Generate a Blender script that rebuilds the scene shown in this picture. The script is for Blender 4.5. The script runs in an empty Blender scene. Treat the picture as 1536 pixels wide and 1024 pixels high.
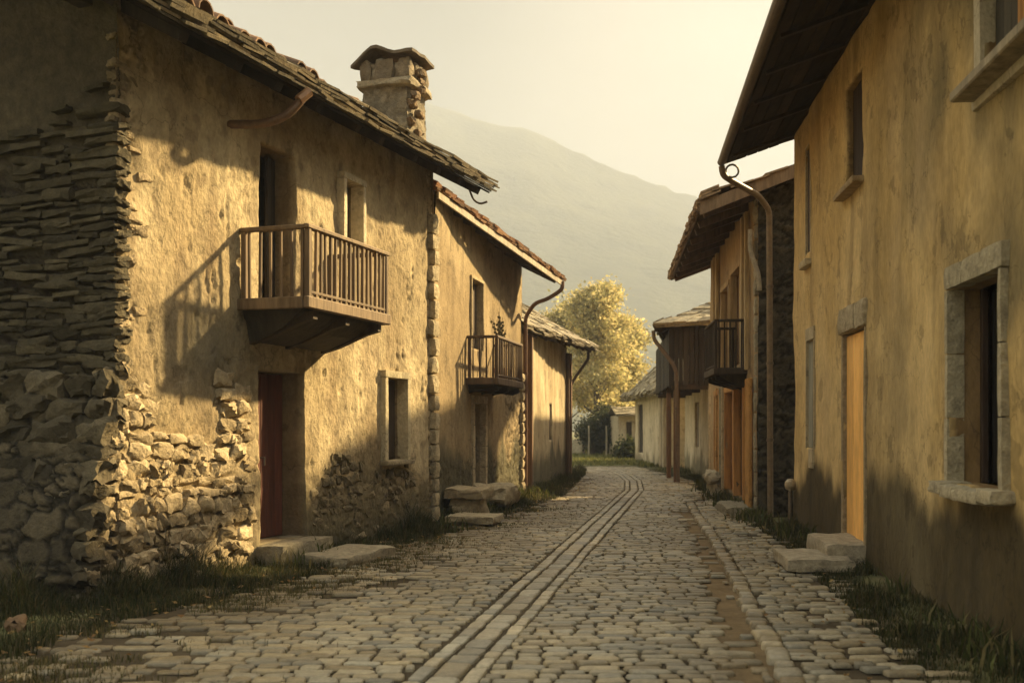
import bpy, math, random
import numpy as np
from mathutils import Vector, Matrix

random.seed(7)
rng = np.random.default_rng(11)
R = math.radians
scene = bpy.context.scene
COL = scene.collection

# ------------------------------------------------------------ camera, sky, sun, exposure
EYE = 1.68
cam_d = bpy.data.cameras.new('camera')
cam = bpy.data.objects.new('camera', cam_d)
COL.objects.link(cam)
cam.location = (0, 0, EYE)
cam.rotation_euler = (R(90), 0, 0)
cam_d.sensor_width = 36
cam_d.lens = 37.5
cam_d.shift_y = 128 / 1536
cam_d.clip_end = 6000
cam_d.clip_start = 0.1
cam_d.dof.use_dof = True
cam_d.dof.focus_distance = 15
cam_d.dof.aperture_fstop = 2.0
scene.camera = cam

SUN_EL, SUN_AZ = 31, 50
sun_dir = Vector((math.sin(R(SUN_AZ)) * math.cos(R(SUN_EL)), math.cos(R(SUN_AZ)) * math.cos(R(SUN_EL)), math.sin(R(SUN_EL))))
sd = bpy.data.lights.new('sun', 'SUN')
sd.energy = 5.0
sd.angle = R(2.0)
sd.color = (1.0, 0.74, 0.37)
so = bpy.data.objects.new('sun', sd)
COL.objects.link(so)
so.rotation_euler = sun_dir.to_track_quat('Z', 'Y').to_euler()
so.location = (20, 20, 30)

w = bpy.data.worlds.new('World')
scene.world = w
w.use_nodes = True
nt = w.node_tree
nt.nodes.clear()
def N(t, typ, **kw):
    n = t.nodes.new(typ)
    for k, v in kw.items():
        setattr(n, k, v)
    return n
sky = N(nt, 'ShaderNodeTexSky', sky_type='NISHITA')
sky.sun_disc = False
sky.sun_elevation = R(SUN_EL)
sky.sun_rotation = R(SUN_AZ)
sky.air_density = 1.0
sky.dust_density = 6.0
sky.ozone_density = 0.5
tc = N(nt, 'ShaderNodeTexCoord')
# thin warm cloud veil, brighter towards the low bright patch of the evening sky
vm = N(nt, 'ShaderNodeVectorMath', operation='DOT_PRODUCT')
g = Vector((math.sin(R(16)) * math.cos(R(13)), math.cos(R(16)) * math.cos(R(13)), math.sin(R(13))))
vm.inputs[1].default_value = g
nt.links.new(tc.outputs['Generated'], vm.inputs[0])
mr = N(nt, 'ShaderNodeMapRange', interpolation_type='SMOOTHSTEP')
mr.inputs['From Min'].default_value = 0.93
mr.inputs['From Max'].default_value = 1.0
nt.links.new(vm.outputs['Value'], mr.inputs['Value'])
noi = N(nt, 'ShaderNodeTexNoise')
noi.inputs['Scale'].default_value = 2.2
noi.inputs['Detail'].default_value = 5
mpn = N(nt, 'ShaderNodeMapping')
mpn.inputs['Scale'].default_value = (1, 1, 3.5)
nt.links.new(tc.outputs['Generated'], mpn.inputs['Vector'])
nt.links.new(mpn.outputs[0], noi.inputs['Vector'])
veil = N(nt, 'ShaderNodeMix', data_type='RGBA')
veil.inputs[6].default_value = (1.0, .97, .88, 1)
veil.inputs[7].default_value = (4.6, 4.0, 3.1, 1)
nt.links.new(mr.outputs[0], veil.inputs[0])
cl = N(nt, 'ShaderNodeMapRange')
cl.inputs['From Min'].default_value = 0.35
cl.inputs['From Max'].default_value = 0.68
cl.inputs['To Min'].default_value = 0.86
cl.inputs['To Max'].default_value = 1.12
nt.links.new(noi.outputs['Fac'], cl.inputs['Value'])
vs = N(nt, 'ShaderNodeVectorMath', operation='SCALE')
nt.links.new(veil.outputs[2], vs.inputs[0])
nt.links.new(cl.outputs[0], vs.inputs['Scale'])
tint = N(nt, 'ShaderNodeMix', data_type='RGBA', blend_type='MULTIPLY')
tint.inputs[0].default_value = 1
tint.inputs[7].default_value = (1.0, 0.84, 0.55, 1)
nt.links.new(sky.outputs[0], tint.inputs[6])
mx = N(nt, 'ShaderNodeMix', data_type='RGBA')
mx.inputs[0].default_value = 0.84
nt.links.new(tint.outputs[2], mx.inputs[6])
nt.links.new(vs.outputs[0], mx.inputs[7])
bg = N(nt, 'ShaderNodeBackground')
bg.inputs['Strength'].default_value = 0.05
# sky boosted overhead, above the view, as added fill for the shaded walls
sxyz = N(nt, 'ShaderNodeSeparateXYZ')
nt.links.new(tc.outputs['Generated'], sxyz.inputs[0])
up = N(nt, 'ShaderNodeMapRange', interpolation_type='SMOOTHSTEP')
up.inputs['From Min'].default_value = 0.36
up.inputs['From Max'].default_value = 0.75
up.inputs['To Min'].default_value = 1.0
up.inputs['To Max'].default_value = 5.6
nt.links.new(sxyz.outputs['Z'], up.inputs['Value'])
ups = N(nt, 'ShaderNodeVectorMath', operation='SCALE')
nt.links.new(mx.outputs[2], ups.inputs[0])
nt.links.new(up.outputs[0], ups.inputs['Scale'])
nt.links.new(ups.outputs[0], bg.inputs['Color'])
wo = N(nt, 'ShaderNodeOutputWorld')
nt.links.new(bg.outputs[0], wo.inputs['Surface'])

scene.view_settings.view_transform = 'Standard'
scene.view_settings.look = 'None'
scene.view_settings.gamma = 1
scene.view_settings.exposure = 2.45
scene.render.engine = 'CYCLES'
cy = scene.cycles
cy.use_denoising = True
cy.max_bounces = 8
cy.diffuse_bounces = 4
cy.volume_bounces = 2
cy.transparent_max_bounces = 12

# ------------------------------------------------------------ noise
def _hash(ix, iy, seed):
    h = (ix.astype(np.int64) * 374761393 + iy.astype(np.int64) * 668265263 + seed * 974634777) & 0xffffffff
    h = ((h ^ (h >> 13)) * 1274126177) & 0xffffffff
    h = (h ^ (h >> 16)) & 0xffffffff
    return h / 4294967295.0
def vnoise(x, y, seed=0):
    x = np.asarray(x, float); y = np.asarray(y, float)
    ix = np.floor(x); iy = np.floor(y)
    fx = x - ix; fy = y - iy
    fx = fx * fx * (3 - 2 * fx); fy = fy * fy * (3 - 2 * fy)
    a = _hash(ix, iy, seed); b = _hash(ix + 1, iy, seed)
    c = _hash(ix, iy + 1, seed); d = _hash(ix + 1, iy + 1, seed)
    return (a * (1 - fx) + b * fx) * (1 - fy) + (c * (1 - fx) + d * fx) * fy
def fbm(x, y, seed=0, oc=4):
    t = 0; a = .5; s = 0
    for i in range(oc):
        t = t + a * vnoise(np.asarray(x) * 2 ** i + 13.7 * i, np.asarray(y) * 2 ** i - 7.1 * i, seed + i)
        s += a; a *= .5
    return t / s
def voro(x, y, seed=0, jit=.9):
    """distance to the stone's edge and a random number per stone"""
    x = np.asarray(x, float); y = np.asarray(y, float)
    # running-bond shift so stones lie in rough courses
    ix = np.floor(x); iy = np.floor(y)
    f1 = np.full(x.shape, 9.); f2 = np.full(x.shape, 9.); rid = np.zeros(x.shape)
    for dx in (-1, 0, 1):
        for dy in (-1, 0, 1):
            cx = ix + dx; cy_ = iy + dy
            px = cx + .5 + (_hash(cx, cy_, seed) - .5) * jit
            py = cy_ + .5 + (_hash(cx, cy_, seed + 5) - .5) * jit * .8
            d = np.sqrt((px - x) ** 2 + (py - y) ** 2)
            nr = d < f1
            f2 = np.where(nr, f1, np.minimum(f2, d))
            rid = np.where(nr, _hash(cx, cy_, seed + 9), rid)
            f1 = np.where(nr, d, f1)
    return f2 - f1, rid
def sstep(a, b, x):
    t = np.clip((np.asarray(x) - a) / (b - a), 0, 1)
    return t * t * (3 - 2 * t)
def lerp(a, b, t):
    t = np.asarray(t)[..., None]
    return np.asarray(a) * (1 - t) + np.asarray(b) * t

# ------------------------------------------------------------ materials
def attr_mat(name, rough=.9, nscale=14, var=.35, bump=.3, bscale=40, stretch=(1, 1, 1), spec=.25, trans=0.0, dist=.02, crack=0.0):
    m = bpy.data.materials.new(name)
    m.use_nodes = True
    t = m.node_tree
    p = t.nodes['Principled BSDF']
    p.inputs['Roughness'].default_value = rough
    p.inputs['Specular IOR Level'].default_value = spec
    a = N(t, 'ShaderNodeAttribute', attribute_name='Col')
    c = N(t, 'ShaderNodeTexCoord')
    mp = N(t, 'ShaderNodeMapping')
    mp.inputs['Scale'].default_value = stretch
    t.links.new(c.outputs['Object'], mp.inputs['Vector'])
    n1 = N(t, 'ShaderNodeTexNoise')
    n1.inputs['Scale'].default_value = nscale
    n1.inputs['Detail'].default_value = 8
    n1.inputs['Roughness'].default_value = .65
    t.links.new(mp.outputs[0], n1.inputs['Vector'])
    r = N(t, 'ShaderNodeMapRange')
    r.inputs['From Min'].default_value = .3
    r.inputs['From Max'].default_value = .7
    r.inputs['To Min'].default_value = 1 - var
    r.inputs['To Max'].default_value = 1 + var * .7
    t.links.new(n1.outputs['Fac'], r.inputs['Value'])
    s = N(t, 'ShaderNodeVectorMath', operation='SCALE')
    t.links.new(a.outputs['Color'], s.inputs[0])
    n3 = N(t, 'ShaderNodeTexNoise')
    n3.inputs['Scale'].default_value = nscale * 5.3
    n3.inputs['Detail'].default_value = 4
    t.links.new(mp.outputs[0], n3.inputs['Vector'])
    r3 = N(t, 'ShaderNodeMapRange')
    r3.inputs['From Min'].default_value = .3
    r3.inputs['From Max'].default_value = .7
    r3.inputs['To Min'].default_value = .86
    r3.inputs['To Max'].default_value = 1.1
    t.links.new(n3.outputs['Fac'], r3.inputs['Value'])
    mu = N(t, 'ShaderNodeMath', operation='MULTIPLY')
    t.links.new(r.outputs[0], mu.inputs[0])
    t.links.new(r3.outputs[0], mu.inputs[1])
    last = mu
    if crack:
        nw = N(t, 'ShaderNodeTexNoise')
        nw.inputs['Scale'].default_value = 2.2
        nw.inputs['Detail'].default_value = 6
        t.links.new(c.outputs['Object'], nw.inputs['Vector'])
        av = N(t, 'ShaderNodeVectorMath', operation='MULTIPLY_ADD')
        t.links.new(nw.outputs['Color'], av.inputs[0])
        av.inputs[1].default_value = (1.1, 1.1, 1.1)
        t.links.new(c.outputs['Object'], av.inputs[2])
        vo = N(t, 'ShaderNodeTexVoronoi', feature='DISTANCE_TO_EDGE')
        vo.inputs['Scale'].default_value = .75
        t.links.new(av.outputs[0], vo.inputs['Vector'])
        rc = N(t, 'ShaderNodeMapRange')
        rc.inputs['From Min'].default_value = .002
        rc.inputs['From Max'].default_value = .009
        rc.inputs['To Min'].default_value = 1 - crack
        rc.inputs['To Max'].default_value = 1
        t.links.new(vo.outputs['Distance'], rc.inputs['Value'])
        # spots where the skim coat has flaked off, with a clear border
        nf = N(t, 'ShaderNodeTexNoise')
        nf.inputs['Scale'].default_value = 1.7
        nf.inputs['Detail'].default_value = 9
        nf.inputs['Roughness'].default_value = .62
        t.links.new(c.outputs['Object'], nf.inputs['Vector'])
        rf = N(t, 'ShaderNodeMapRange')
        rf.inputs['From Min'].default_value = .60
        rf.inputs['From Max'].default_value = .615
        rf.inputs['To Min'].default_value = 1
        rf.inputs['To Max'].default_value = .72
        t.links.new(nf.outputs['Fac'], rf.inputs['Value'])
        m2 = N(t, 'ShaderNodeMath', operation='MULTIPLY')
        t.links.new(rc.outputs[0], m2.inputs[0]); t.links.new(rf.outputs[0], m2.inputs[1])
        m3 = N(t, 'ShaderNodeMath', operation='MULTIPLY')
        t.links.new(mu.outputs[0], m3.inputs[0]); t.links.new(m2.outputs[0], m3.inputs[1])
        last = m3
    t.links.new(last.outputs[0], s.inputs['Scale'])
    t.links.new(s.outputs[0], p.inputs['Base Color'])
    if bump:
        n2 = N(t, 'ShaderNodeTexNoise')
        n2.inputs['Scale'].default_value = bscale
        n2.inputs['Detail'].default_value = 7
        n2.inputs['Roughness'].default_value = .6
        t.links.new(mp.outputs[0], n2.inputs['Vector'])
        b = N(t, 'ShaderNodeBump')
        b.inputs['Strength'].default_value = bump
        b.inputs['Distance'].default_value = dist
        t.links.new(n2.outputs['Fac'], b.inputs['Height'])
        t.links.new(b.outputs[0], p.inputs['Normal'])
    if trans:
        tr = N(t, 'ShaderNodeBsdfTranslucent')
        t.links.new(s.outputs[0], tr.inputs['Color'])
        ms = N(t, 'ShaderNodeMixShader')
        ms.inputs[0].default_value = trans
        out = t.nodes['Material Output']
        t.links.new(p.outputs[0], ms.inputs[1])
        t.links.new(tr.outputs[0], ms.inputs[2])
        t.links.new(ms.outputs[0], out.inputs['Surface'])
    return m
M_PLASTER = attr_mat('weathered_plaster', .95, 5, .24, .6, 20, (1, 1, .8), .15, dist=.035, crack=.35)
M_RENDER = attr_mat('smooth_render', .95, 4, .22, .45, 13, (1, 1, .55), .15, dist=.04, crack=.3)
M_STONE = attr_mat('rough_stone', .9, 9, .38, .7, 18, (1, 1, 1), .25, dist=.05)
M_SLATE = attr_mat('stone_slates', .85, 8, .4, .6, 30, (1, 1, 1), .3)
M_TILE = attr_mat('clay_tiles', .85, 10, .35, .4, 30)
M_WOOD = attr_mat('old_wood', .75, 9, .45, .5, 22, (1, 1, .12), .3)
M_PLANK = attr_mat('roof_boards', .85, 7, .5, .5, 20, (1, .25, 1), .2)
M_METAL = attr_mat('weathered_metal', .5, 12, .35, .15, 60, (1, 1, 1), .5)
M_COBBLE = attr_mat('cobblestone', .52, 14, .3, .45, 45, (1, 1, 1), .45)
M_LEAF = attr_mat('leaves', .7, 3, .25, 0, 1, spec=.2, trans=.45)
M_GRASS = attr_mat('grass_blades', .75, 3, .3, 0, 1, spec=.2, trans=.3)
M_BARK = attr_mat('bark', .9, 6, .4, .6, 20, (1, 1, .3))
M_HILL = attr_mat('wooded_hill', 1, .03, .4, .8, .12, (1, 1, 1), .1, dist=4)
M_GROUND = attr_mat('earth', .95, 2.2, .35, .6, 14, spec=.15, dist=.04)
M_GLASS = bpy.data.materials.new('window_glass')
M_GLASS.use_nodes = True
_p = M_GLASS.node_tree.nodes['Principled BSDF']
_p.inputs['Base Color'].default_value = (.03, .035, .03, 1)
_p.inputs['Roughness'].default_value = .12
_p.inputs['Specular IOR Level'].default_value = .7
_n = N(M_GLASS.node_tree, 'ShaderNodeTexNoise'); _n.inputs['Scale'].default_value = 3
_b = N(M_GLASS.node_tree, 'ShaderNodeBump'); _b.inputs['Strength'].default_value = .06
M_GLASS.node_tree.links.new(_n.outputs['Fac'], _b.inputs['Height'])
M_GLASS.node_tree.links.new(_b.outputs[0], _p.inputs['Normal'])

# ------------------------------------------------------------ mesh building
def root_loc(o):
    v = Vector((0, 0, 0))
    while o is not None:
        v = v + o.location
        o = o.parent
    return v
def raw_mesh(name, V, F, C, mat, parent=None, smooth=False, origin=None):
    """V (n,3) world coords, F list of index lists or (m,k) array, C (n,3) colours"""
    V = np.asarray(V, float)
    org = np.array(root_loc(parent)) if parent is not None else np.array(origin if origin is not None else (0, 0, 0), float)
    me = bpy.data.meshes.new(name)
    if isinstance(F, np.ndarray):
        k = F.shape[1]
        me.vertices.add(len(V)); me.vertices.foreach_set('co', (V - org).ravel())
        me.loops.add(F.size); me.loops.foreach_set('vertex_index', F.ravel().astype(np.int32))
        me.polygons.add(len(F)); me.polygons.foreach_set('loop_start', np.arange(0, F.size, k, dtype=np.int32))
        me.update(calc_edges=True)
    else:
        me.from_pydata((V - org).tolist(), [], F)
    me.validate()
    at = me.attributes.new('Col', 'FLOAT_COLOR', 'POINT')
    cc = np.ones((len(V), 4)); cc[:, :3] = np.clip(C, 0, 1)
    at.data.foreach_set('color', cc.ravel())
    if smooth:
        me.polygons.foreach_set('use_smooth', np.ones(len(me.polygons), dtype=bool))
    me.materials.append(mat)
    o = bpy.data.objects.new(name, me)
    COL.objects.link(o)
    if parent is not None:
        o.parent = parent
    elif origin is not None:
        o.location = origin
    return o

class MB:
    def __init__(s):
        s.V = []; s.F = []; s.C = []; s.n = 0
    def add(s, V, F, c):
        V = np.asarray(V, float)
        s.V.append(V)
        c = np.asarray(c, float)
        s.C.append(np.tile(c, (len(V), 1)) if c.ndim == 1 else c)
        s.F += [[i + s.n for i in f] for f in F]
        s.n += len(V)
        return s
    def hexa(s, P, c):
        """8 corners: bottom 0-3, top 4-7"""
        return s.add(P, [(3, 2, 1, 0), (4, 5, 6, 7), (0, 1, 5, 4), (1, 2, 6, 5), (2, 3, 7, 6), (3, 0, 4, 7)], c)
    def box(s, c0, c1, c, fr=None, bev=0.0):
        (x0, y0, z0), (x1, y1, z1) = c0, c1
        x0, x1 = min(x0, x1), max(x0, x1); y0, y1 = min(y0, y1), max(y0, y1); z0, z1 = min(z0, z1), max(z0, z1)
        if bev > 0:
            b = min(bev, (x1 - x0) / 3, (y1 - y0) / 3, (z1 - z0) / 3)
            P = []
            for (za, i) in ((z0, b), (z0 + b, 0), (z1 - b, 0), (z1, b)):
                for (xa, ya) in ((x0 + i + b * .0, y0 + i + b), (x0 + i + b, y0 + i), (x1 - i - b, y0 + i), (x1 - i, y0 + i + b), (x1 - i, y1 - i - b), (x1 - i - b, y1 - i), (x0 + i + b, y1 - i), (x0 + i, y1 - i - b)):
                    P.append((xa, ya, za))
            F = [tuple(range(7, -1, -1)), tuple(range(24, 32))]
            for k in range(3):
                for j in range(8):
                    F.append((k * 8 + j, k * 8 + (j + 1) % 8, k * 8 + 8 + (j + 1) % 8, k * 8 + 8 + j))
        else:
            P = [(x0, y0, z0), (x1, y0, z0), (x1, y1, z0), (x0, y1, z0), (x0, y0, z1), (x1, y0, z1), (x1, y1, z1), (x0, y1, z1)]
            F = [(3, 2, 1, 0), (4, 5, 6, 7), (0, 1, 5, 4), (1, 2, 6, 5), (2, 3, 7, 6), (3, 0, 4, 7)]
        if fr is not None:
            P = [fr(*p) for p in P]
        return s.add(P, F, c)
    def tube(s, pts, rad, c, n=8):
        pts = [Vector(p) for p in pts]
        if not hasattr(rad, '__len__'): rad = [rad] * len(pts)
        V = []; F = []
        up = Vector((0, 0, 1))
        prev = None
        for i, p in enumerate(pts):
            d = (pts[min(i + 1, len(pts) - 1)] - pts[max(i - 1, 0)]).normalized()
            if prev is None:
                a = d.orthogonal().normalized()
            else:
                a = (prev - d * prev.dot(d)).normalized()
            prev = a
            b = d.cross(a)
            for k in range(n):
                t = 2 * math.pi * k / n
                V.append(p + (a * math.cos(t) + b * math.sin(t)) * rad[i])
        for i in range(len(pts) - 1):
            for k in range(n):
                F.append((i * n + k, i * n + (k + 1) % n, (i + 1) * n + (k + 1) % n, (i + 1) * n + k))
        F.append(tuple(range(n - 1, -1, -1))); F.append(tuple((len(pts) - 1) * n + k for k in range(n)))
        return s.add([tuple(v) for v in V], F, c)
    def rock(s, cen, size, c, rot=0, k=5, rnd=.35, amp=.12, seed=0, fr=None, tilt=(0, 0)):
        """a rounded, irregular stone block"""
        V = []; F = []; idx = {}
        def vid(p):
            key = tuple(round(q, 4) for q in p)
            if key not in idx:
                idx[key] = len(V); V.append(p)
            return idx[key]
        L = np.linspace(-1, 1, k)
        for ax in range(3):
            for sg in (-1, 1):
                for i in range(k - 1):
                    for j in range(k - 1):
                        q = []
                        for (a, b) in ((i, j), (i + 1, j), (i + 1, j + 1), (i, j + 1)):
                            p = [0, 0, 0]; p[ax] = sg; p[(ax + 1) % 3] = L[a]; p[(ax + 2) % 3] = L[b]
                            q.append(vid(tuple(p)))
                        F.append(q if sg > 0 else q[::-1])
        P = np.array(V)
        sz = np.array(size) / 2
        mn = min(sz) * rnd * 2 if rnd < .5 else min(sz)
        inner = np.maximum(sz - mn, 0)
        Q = P * sz
        core = np.clip(Q, -inner, inner)
        d = Q - core
        ln = np.linalg.norm(d, axis=1, keepdims=True)
        mx_ = np.abs(d).max(axis=1, keepdims=True)
        Q = core + np.where(ln > 1e-6, d / np.maximum(ln, 1e-6) * mx_, 0)
        nz = np.stack([vnoise(P[:, 0] * 1.7 + 9 * seed, P[:, 1] * 1.7 + P[:, 2] * 1.3, seed + q) - .5 for q in range(3)], 1)
        nz2 = np.stack([vnoise(P[:, 0] * 4 + 9 * seed, P[:, 1] * 4 + P[:, 2] * 3.3, seed + q + 20) - .5 for q in range(3)], 1)
        Q = Q + (nz * 2 + nz2) * amp * min(sz) * 1.5
        Q[:, 2] += Q[:, 0] * tilt[0] + Q[:, 1] * tilt[1]
        cr, sr = math.cos(rot), math.sin(rot)
        X = Q[:, 0] * cr - Q[:, 1] * sr; Y = Q[:, 0] * sr + Q[:, 1] * cr
        Q = np.stack([X, Y, Q[:, 2]], 1) + np.array(cen)
        if fr is not None:
            Q = np.array([fr(*q) for q in Q])
        return s.add(Q, F, c)
    def build(s, name, mat, parent=None, smooth=False, origin=None):
        if origin is None and parent is None:
            V = np.concatenate(s.V)
            origin = ((V[:, 0].min() + V[:, 0].max()) / 2, (V[:, 1].min() + V[:, 1].max()) / 2, V[:, 2].min())
        return raw_mesh(name, np.concatenate(s.V), s.F, np.concatenate(s.C), mat, parent, smooth, origin)

def smooth_by_angle(o, deg=40):
    me = o.data
    me.polygons.foreach_set('use_smooth', np.ones(len(me.polygons), dtype=bool))
    try:
        me.set_sharp_from_angle(angle=R(deg))
    except Exception:
        pass
    return o
def tag(o, label=None, cat=None, group=None, kind=None):
    if label: o['label'] = label
    if cat: o['category'] = cat
    if group: o['group'] = group
    if kind: o['kind'] = kind
    return o
def empty(name, loc, label, cat, group=None):
    o = bpy.data.objects.new(name, None)
    o.empty_display_size = .3
    COL.objects.link(o)
    o.location = loc
    return tag(o, label, cat, group)

class Frame:
    """a wall seen as (out, s, z): out of the wall, along the wall, up"""
    def __init__(f, O, E, side):
        f.O = Vector((O[0], O[1], 0)); d = Vector((E[0] - O[0], E[1] - O[1], 0))
        f.len = d.length; f.d = d.normalized()
        f.n = Vector((f.d.y, -f.d.x, 0)) * (1 if side == 'L' else -1)
        f.side = side
    def __call__(f, out, s, z):
        p = f.O + f.n * out + f.d * s
        return (p.x, p.y, z)
    def S(f, px, out=0):
        """distance along the wall of what stands at picture column px"""
        u = (px - 768) / 1600
        b = f.O + f.n * out
        return (u * b.y - b.x) / (f.d.x - u * f.d.y)
    def Z(f, s, py, out=0):
        p = f.O + f.n * out + f.d * s
        return EYE + (640 - py) / 1600 * p.y
def G(px, py):
    Y = 1600 * EYE / (py - 640)
    return ((px - 768) / 1600 * Y, Y)
def arrN(f, out, s, z):
    O = np.array(f.O); n = np.array(f.n); d = np.array(f.d)
    P = O + np.outer(out, n) + np.outer(s, d)
    P[:, 2] = z
    return P

def wall(name, f, s0, s1, z0, z1, step, disp, col, parent, mat, openings=(), top=None, depth=.28, wob=.012, revcol=None, seed=0):
    """fine displaced wall sheet with openings cut in it and their reveals"""
    def lines(a, b, cuts):
        n = max(2, int(round((b - a) / step)) + 1)
        L = np.linspace(a, b, n)
        for c in cuts:
            if a < c < b:
                i = np.argmin(abs(L[1:-1] - c)) + 1
                L[i] = c
        return np.unique(np.round(L, 5))
    Ls = lines(s0, s1, [q for o in openings for q in o[:2]])
    Lz = lines(z0, z1, [q for o in openings for q in o[2:4]])
    Sg, Zg = np.meshgrid(Ls, Lz, indexing='ij')
    s = Sg.ravel().copy(); z = Zg.ravel().copy()
    if top is not None:
        tp = top(s)
        z = z0 + (z - z0) * (tp - z0) / (z1 - z0) if not openings else np.where(z > z1 - 1.0, np.minimum(z, z1 - 1 + (z - z1 + 1) * (tp - z1 + 1)), z)
    out = disp(s, z)
    C = col(s, z)
    sj = s + (vnoise(s * 2.3, z * 2.3, seed + 31) - .5) * wob * 2 + (vnoise(s * 9, z * 9, seed + 33) - .5) * wob
    zj = z + (vnoise(s * 2.3, z * 2.3, seed + 32) - .5) * wob * 2
    zj = np.where(Zg.ravel() >= z1 - 1e-6, z, zj)
    V = arrN(f, out, sj, zj)
    ns, nz = len(Ls), len(Lz)
    I = np.arange(ns * nz).reshape(ns, nz)
    A = I[:-1, :-1]; B = I[1:, :-1]; Cc = I[1:, 1:]; D = I[:-1, 1:]
    keep = np.ones(A.shape, bool)
    cs = (Ls[:-1] + Ls[1:]) / 2; cz = (Lz[:-1] + Lz[1:]) / 2
    Vx = [V]; Cx = [C]; Fx = []
    n0 = len(V)
    for o in openings:
        m = np.outer((cs > o[0]) & (cs < o[1]), (cz > o[2]) & (cz < o[3]))
        keep &= ~m
        i0, i1 = np.argmin(abs(Ls - o[0])), np.argmin(abs(Ls - o[1]))
        j0, j1 = np.argmin(abs(Lz - o[2])), np.argmin(abs(Lz - o[3]))
        loop = [I[i, j0] for i in range(i0, i1)] + [I[i1, j] for j in range(j0, j1)] + [I[i, j1] for i in range(i1, i0, -1)] + [I[i0, j] for j in range(j1, j0, -1)]
        dp = o[4] if len(o) > 4 else depth
        idx = np.array(loop)
        # inner loops
        prev = idx
        for q in (.35, 1.0):
            nv = V[idx] - np.outer(np.full(len(idx), dp * q), np.array(f.n))
            if q == 1.0:
                oo = disp(s[idx], z[idx])
                nv = arrN(f, np.full(len(idx), -dp), s[idx], z[idx])
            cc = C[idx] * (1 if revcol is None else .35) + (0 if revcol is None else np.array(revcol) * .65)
            cur = np.arange(n0, n0 + len(idx)); n0 += len(idx)
            Vx.append(nv); Cx.append(cc)
            for k in range(len(idx)):
                k2 = (k + 1) % len(idx)
                Fx.append((prev[k], prev[k2], cur[k2], cur[k]))
            prev = cur
    Q = np.stack([A, B, Cc, D], -1)[keep]
    if f.side == 'R': pass
    F = np.concatenate([Q, np.array(Fx).reshape(-1, 4)]) if Fx else Q
    return raw_mesh(name, np.concatenate(Vx), F.astype(np.int64), np.concatenate(Cx), mat, parent, smooth=True)

# roof plane of overlapping stone slates between eave E0-E1 and top T0-T1
def roof_plane(mb, E0, E1, T0, T1, cols, row=.24, wid=(.2, .48), th=(.02, .05), edge_layers=3, slen=.42, lift=0.0, ragged=.05, v_max=1.0):
    E0, E1, T0, T1 = [Vector(q) for q in (E0, E1, T0, T1)]
    run = ((T0 - E0).length + (T1 - E1).length) / 2
    nr = int(run / row)
    def P(u, v): return (E0.lerp(E1, u)).lerp(T0.lerp(T1, u), v)
    nrm = (E1 - E0).cross(T0 - E0).normalized()
    if nrm.z < 0: nrm = -nrm
    for r in range(nr):
        layers = edge_layers if r == 0 else 1
        for L in range(layers):
            v0 = r / nr
            lenu = (P(1, v0) - P(0, v0)).length
            x = -random.uniform(0, .1)
            while x < lenu + .02:
                wv = random.uniform(*wid)
                t = random.uniform(*th)
                u0 = max(x / lenu, -.01); u1 = min((x + wv - .008) / lenu, 1.02)
                if u1 > u0:
                    off = random.uniform(-ragged, ragged * .6) / run - (L * .0 - .0)
                    base = lift + L * .038 + random.uniform(0, .012) + (.012 if r else edge_layers * .004)
                    if r and layers == 1: base += (edge_layers - 1) * .038 * max(0, 1 - r / 2.2)
                    va = v0 + off + L * .018 / run; vb = v0 + slen / run + off
                    lf = .035 if r else .0
                    a = [P(u0, va), P(u1, va), P(u1, vb), P(u0, vb)]
                    tl = random.uniform(-.012, .012)
                    hs = [base + lf + tl, base + lf - tl, base, base]
                    bot = [p + nrm * h for p, h in zip(a, hs)]
                    topp = [p + nrm * (h + t) for p, h in zip(a, hs)]
                    c = np.array(random.choice(cols)) * random.uniform(.7, 1.25)
                    mb.hexa([tuple(q) for q in bot + topp], c)
                x += wv
    # closed sheet under the slates
    q = [P(0, 0), P(1, 0), P(1, 1), P(0, 1)]
    q = [q[0] + (q[3] - q[0]).normalized() * .03, q[1] + (q[2] - q[1]).normalized() * .03, q[2], q[3]]
    mb.hexa([tuple(p + nrm * (lift - .005)) for p in q] + [tuple(p + nrm * (lift + .02)) for p in q], np.array(cols[0]) * .6)
    return mb
def soffit(parent, E0, E1, T0, T1, col, vmax, board=.2):
    E0, E1, T0, T1 = [Vector(q) for q in (E0, E1, T0, T1)]
    def P(u, v): return (E0.lerp(E1, u)).lerp(T0.lerp(T1, u), v)
    nrm = (E1 - E0).cross(T0 - E0).normalized()
    if nrm.z < 0: nrm = -nrm
    run = (T0 - E0).length
    mb = MB()
    n = int(run * vmax / board)
    for i in range(n):
        va = (i * board + .012) / run; vb = ((i + 1) * board - .006) / run
        va = max(va, .035 / run)
        dz = random.uniform(-.008, .008)
        q = [P(.004, va), P(.996, va), P(.996, vb), P(.004, vb)]
        mb.hexa([tuple(p + nrm * (-.045 + dz)) for p in q] + [tuple(p + nrm * (-.012)) for p in q], np.array(col) * random.uniform(.6, 1.3))
    return mb.build('soffit_boards', M_PLANK, parent)
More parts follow.
